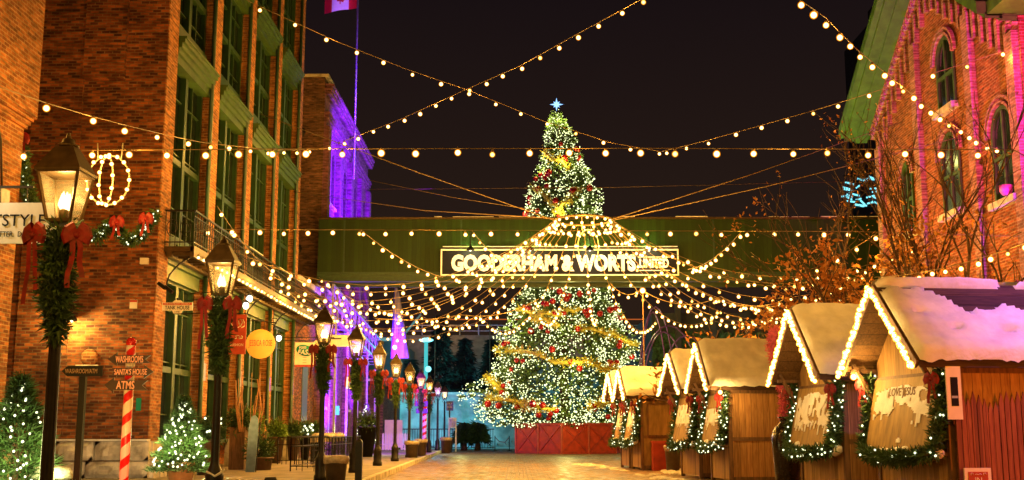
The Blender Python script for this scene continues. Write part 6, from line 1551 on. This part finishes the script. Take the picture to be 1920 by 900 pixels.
t = thing('arched_sculpture', 'sweeping purple steel arches behind the hut roofs', 'sculpture', (11, 70, 0)); mb = MB()
def arc(cx, rx, rz, z0, D, a0=0, a1=math.pi, r_=.045): mb.tube([(cx + rx * math.cos(a0 + (a1 - a0) * k / 16), D, z0 + rz * math.sin(a0 + (a1 - a0) * k / 16)) for k in range(17)], r_, 6)
s0 = A(1190, 640, 70); 
for (pa, pb, pt) in (((1195, 620), (1265, 620), 575), ((1200, 625), (1250, 620), 585), ((1190, 640), (1320, 640), 610), ((1200, 645), (1290, 640), 622), ((1230, 648), (1345, 645), 629)):
    a = A(*pa, 70); b_ = A(*pb, 70); top = A((pa[0] + pb[0]) / 2, pt, 70).z; arc((a.x + b_.x) / 2, (b_.x - a.x) / 2 * 1.12, top, 0, 70)
mb.build('arches', M_arc, t)
t = thing('works_tower', 'far scaffold tower with cyan light painted as glowing bars beyond the brick gable', 'tower', (A(1620, 400, 120).x, 120, 0))
mb = MB(); lt = MB(); D = 120
x0, x1 = A(1600, 350, D).x, A(1680, 350, D).x
for x in (x0, (x0 + x1) / 2, x1): mb.bar((x, D, 0), (x, D, A(1620, 330, D).z), .3)
for py in (330, 345, 360, 375, 388): z = A(1620, py, D).z; mb.bar((x0 - 1, D, z), (x1, D, z), .14)
mb.build('scaffold', M_iron, t); rnd = random.Random(6)
for k in range(26):
    px, py = rnd.uniform(1578, 1650), rnd.uniform(330, 388); p = A(px, py, D - .5); lt.bar(p, p + Vector((rnd.uniform(.3, 1.3), 0, rnd.uniform(-.5, .3))), .12, .16)
lt.build('cyan_glow_bars', E_cyan_low, t)  # glowing bars stand in for cyan light on the scaffolding
t = thing('high_rise', 'dark high rise behind the brick gable eaves', 'building', (A(1655, 300, 150).x, 150, 0)); a = A(1641, 30, 150); MB().box(a.x, a.x + 14, 150, 165, 0, a.z).build('wall', pbr('blue_dark_cladding', (.03, .04, .07), .5), t)
MB().box(a.x + .6, a.x + 5, 151, 155, a.z, a.z + 2.5).build('roof_plant', M_dark, t)
mb = MB()
for k in range(14): mb.box(a.x - .05, a.x + .02, 150.5, 151.5, a.z - 6 - k * 4, a.z - 4 - k * 4)
mb.build('window', E_cyan_low, t)
# overhead plain service wires
for (p, q, D1, D2, la) in (((692, 355), (1600, 340), 58, 58, 'faint service wire crossing the sky behind the tall tree, upper'), ((692, 338), (1010, 395), 50, 46, 'faint wire slanting down to the light ring from the violet roof')):
    tag(MB().tube([A(*p, D1), A((p[0] + q[0]) / 2, (p[1] + q[1]) / 2 + 4, (D1 + D2) / 2), A(*q, D2)], .012, 4).build('service_wire', M_wire), la, 'wire')

# ================================================================ FLOODLIGHTS
# uplights on the warehouse balcony, one per pilaster
for i in range(1, NB + 1):
    y = Y0 + i * BAY + .5
    flood((FX + .5, y - .2, bz + .25), (FX + .02, y, 15), ['', 'floodlight on the balcony below the first pilaster', 'floodlight on the balcony below the second pilaster', 'floodlight on the balcony below the third pilaster', 'floodlight on the balcony below the fourth pilaster'][i], (1, .62, .12), 420 if i == 1 else 170, 55, .8, group='uplights on the warehouse balcony')
flood((-5.6, 26.5, .3), (-9.9, 31.8, 7), 'ground floodlight aimed at the warehouse corner', (1, .42, .07), 1000, 70)
flood((-5.5, 33, .3), (-9.9, 40, 9), 'ground floodlight aimed at the warehouse windows', (1, .48, .08), 900, 90)
flood((-9.5, 20, .3), (-12.5, 31, 13), 'ground floodlight washing the warehouse end wall', (1, .34, .07), 420, 75, .9)
flood((-6, 15, .3), (-10.6, 22, 7), 'ground floodlight washing the near brick wall', (1, .5, .08), 700, 100, .9)
# violet floods
flood((-7.2, 59.5, .4), (-9.9, 61.5, 8), 'violet floodlight at the foot of the far facade, near one', PURPLE, 14000, 100, .7, group='violet floodlights on the sidewalk')
flood((-3.2, 57.4, 12.0), (-9.9, 65, 16.0), 'violet floodlight standing on the bridge roof', (.14, .0, 1.0), 24000, 75, .6)
flood((-7.0, 69, .4), (-9.9, 71, 15), 'violet floodlight at the foot of the far facade, far one', (.2, .01, 1.0), 14000, 90, .7, group='violet floodlights on the sidewalk')
flood((-6.6, 56, 5.6), (-9.9, 66, 4), 'violet floodlight on a bracket above the patio', (.34, .01, 1.0), 5000, 110, .7, group='violet floodlights on the sidewalk')
# right building
flood((15.4, 26, .6), (17.6, 42, 13.5), 'magenta floodlight behind the largest hut', (.36, .02, 1.0), 9000, 40, .8, group='floodlights on the brick gable')
flood((12.8, 44, .3), (16, 41, 9), 'amber floodlight below the brick gable', (1, .38, .06), 1500, 110, .8, group='floodlights on the brick gable')
flood((13.4, 24.5, 9.5), (16.9, 38, 13.2), 'crimson floodlight high above the trees behind the huts', (1, .05, .32), 8500, 44, .8, group='floodlights on the brick gable')
flood((12.3, 51.5, .3), (14.8, 47.5, 15), 'green tinted floodlight under the far eaves', (.25, 1.0, .08), 2200, 60, .8, group='floodlights on the brick gable')
# largest hut: red wash on its side and violet on the roof
flood((11.5, 12.5, 2.2), (9.5, 19.5, 1.6), 'red floodlight outside the picture by the largest hut', (1, .20, .02), 800, 80, .8)
flood((11.6, 17.4, 9.2), (9.9, 20.3, 3.4), 'violet floodlight above the largest hut roof', (.66, .20, 1.0), 1500, 50, .9)
# red glow on the candy pole corner
spot('red_glow', (-6.2, 17.5, .6), (-8.6, 27, 1.4), (1, .12, .06), 160, 50, .8)
# unseen lamps and bulb strings added as warm fill, outside the picture
lamp_proto((-4.8, 4.4, .15), 'unseen fill lamp added outside the picture on the left kerb', E_flame, 31, power=150)
lamp_proto((4.6, 5.5, 0), 'unseen fill lamp added outside the picture on the right', E_flame, 32, power=150)
light_string([(-10.6, 8.5, 6.6), (0, 8.2, 6.2), (16, 9, 6.9)], 'level bulb string overhead, just above the picture', 0, .8, None, lit=4, power=120)
light_string([(-10.6, 15.5, 8.6), (0, 15.0, 8.3), (16, 15, 8.9)], 'second level bulb string overhead, above the picture', 0, .8, None, lit=4, power=75)
flood((-7.4, 25.5, .3), (-12.5, 31.1, .7), 'low floodlight on the snowy stone base', (1, .78, .4), 260, 80, .9)
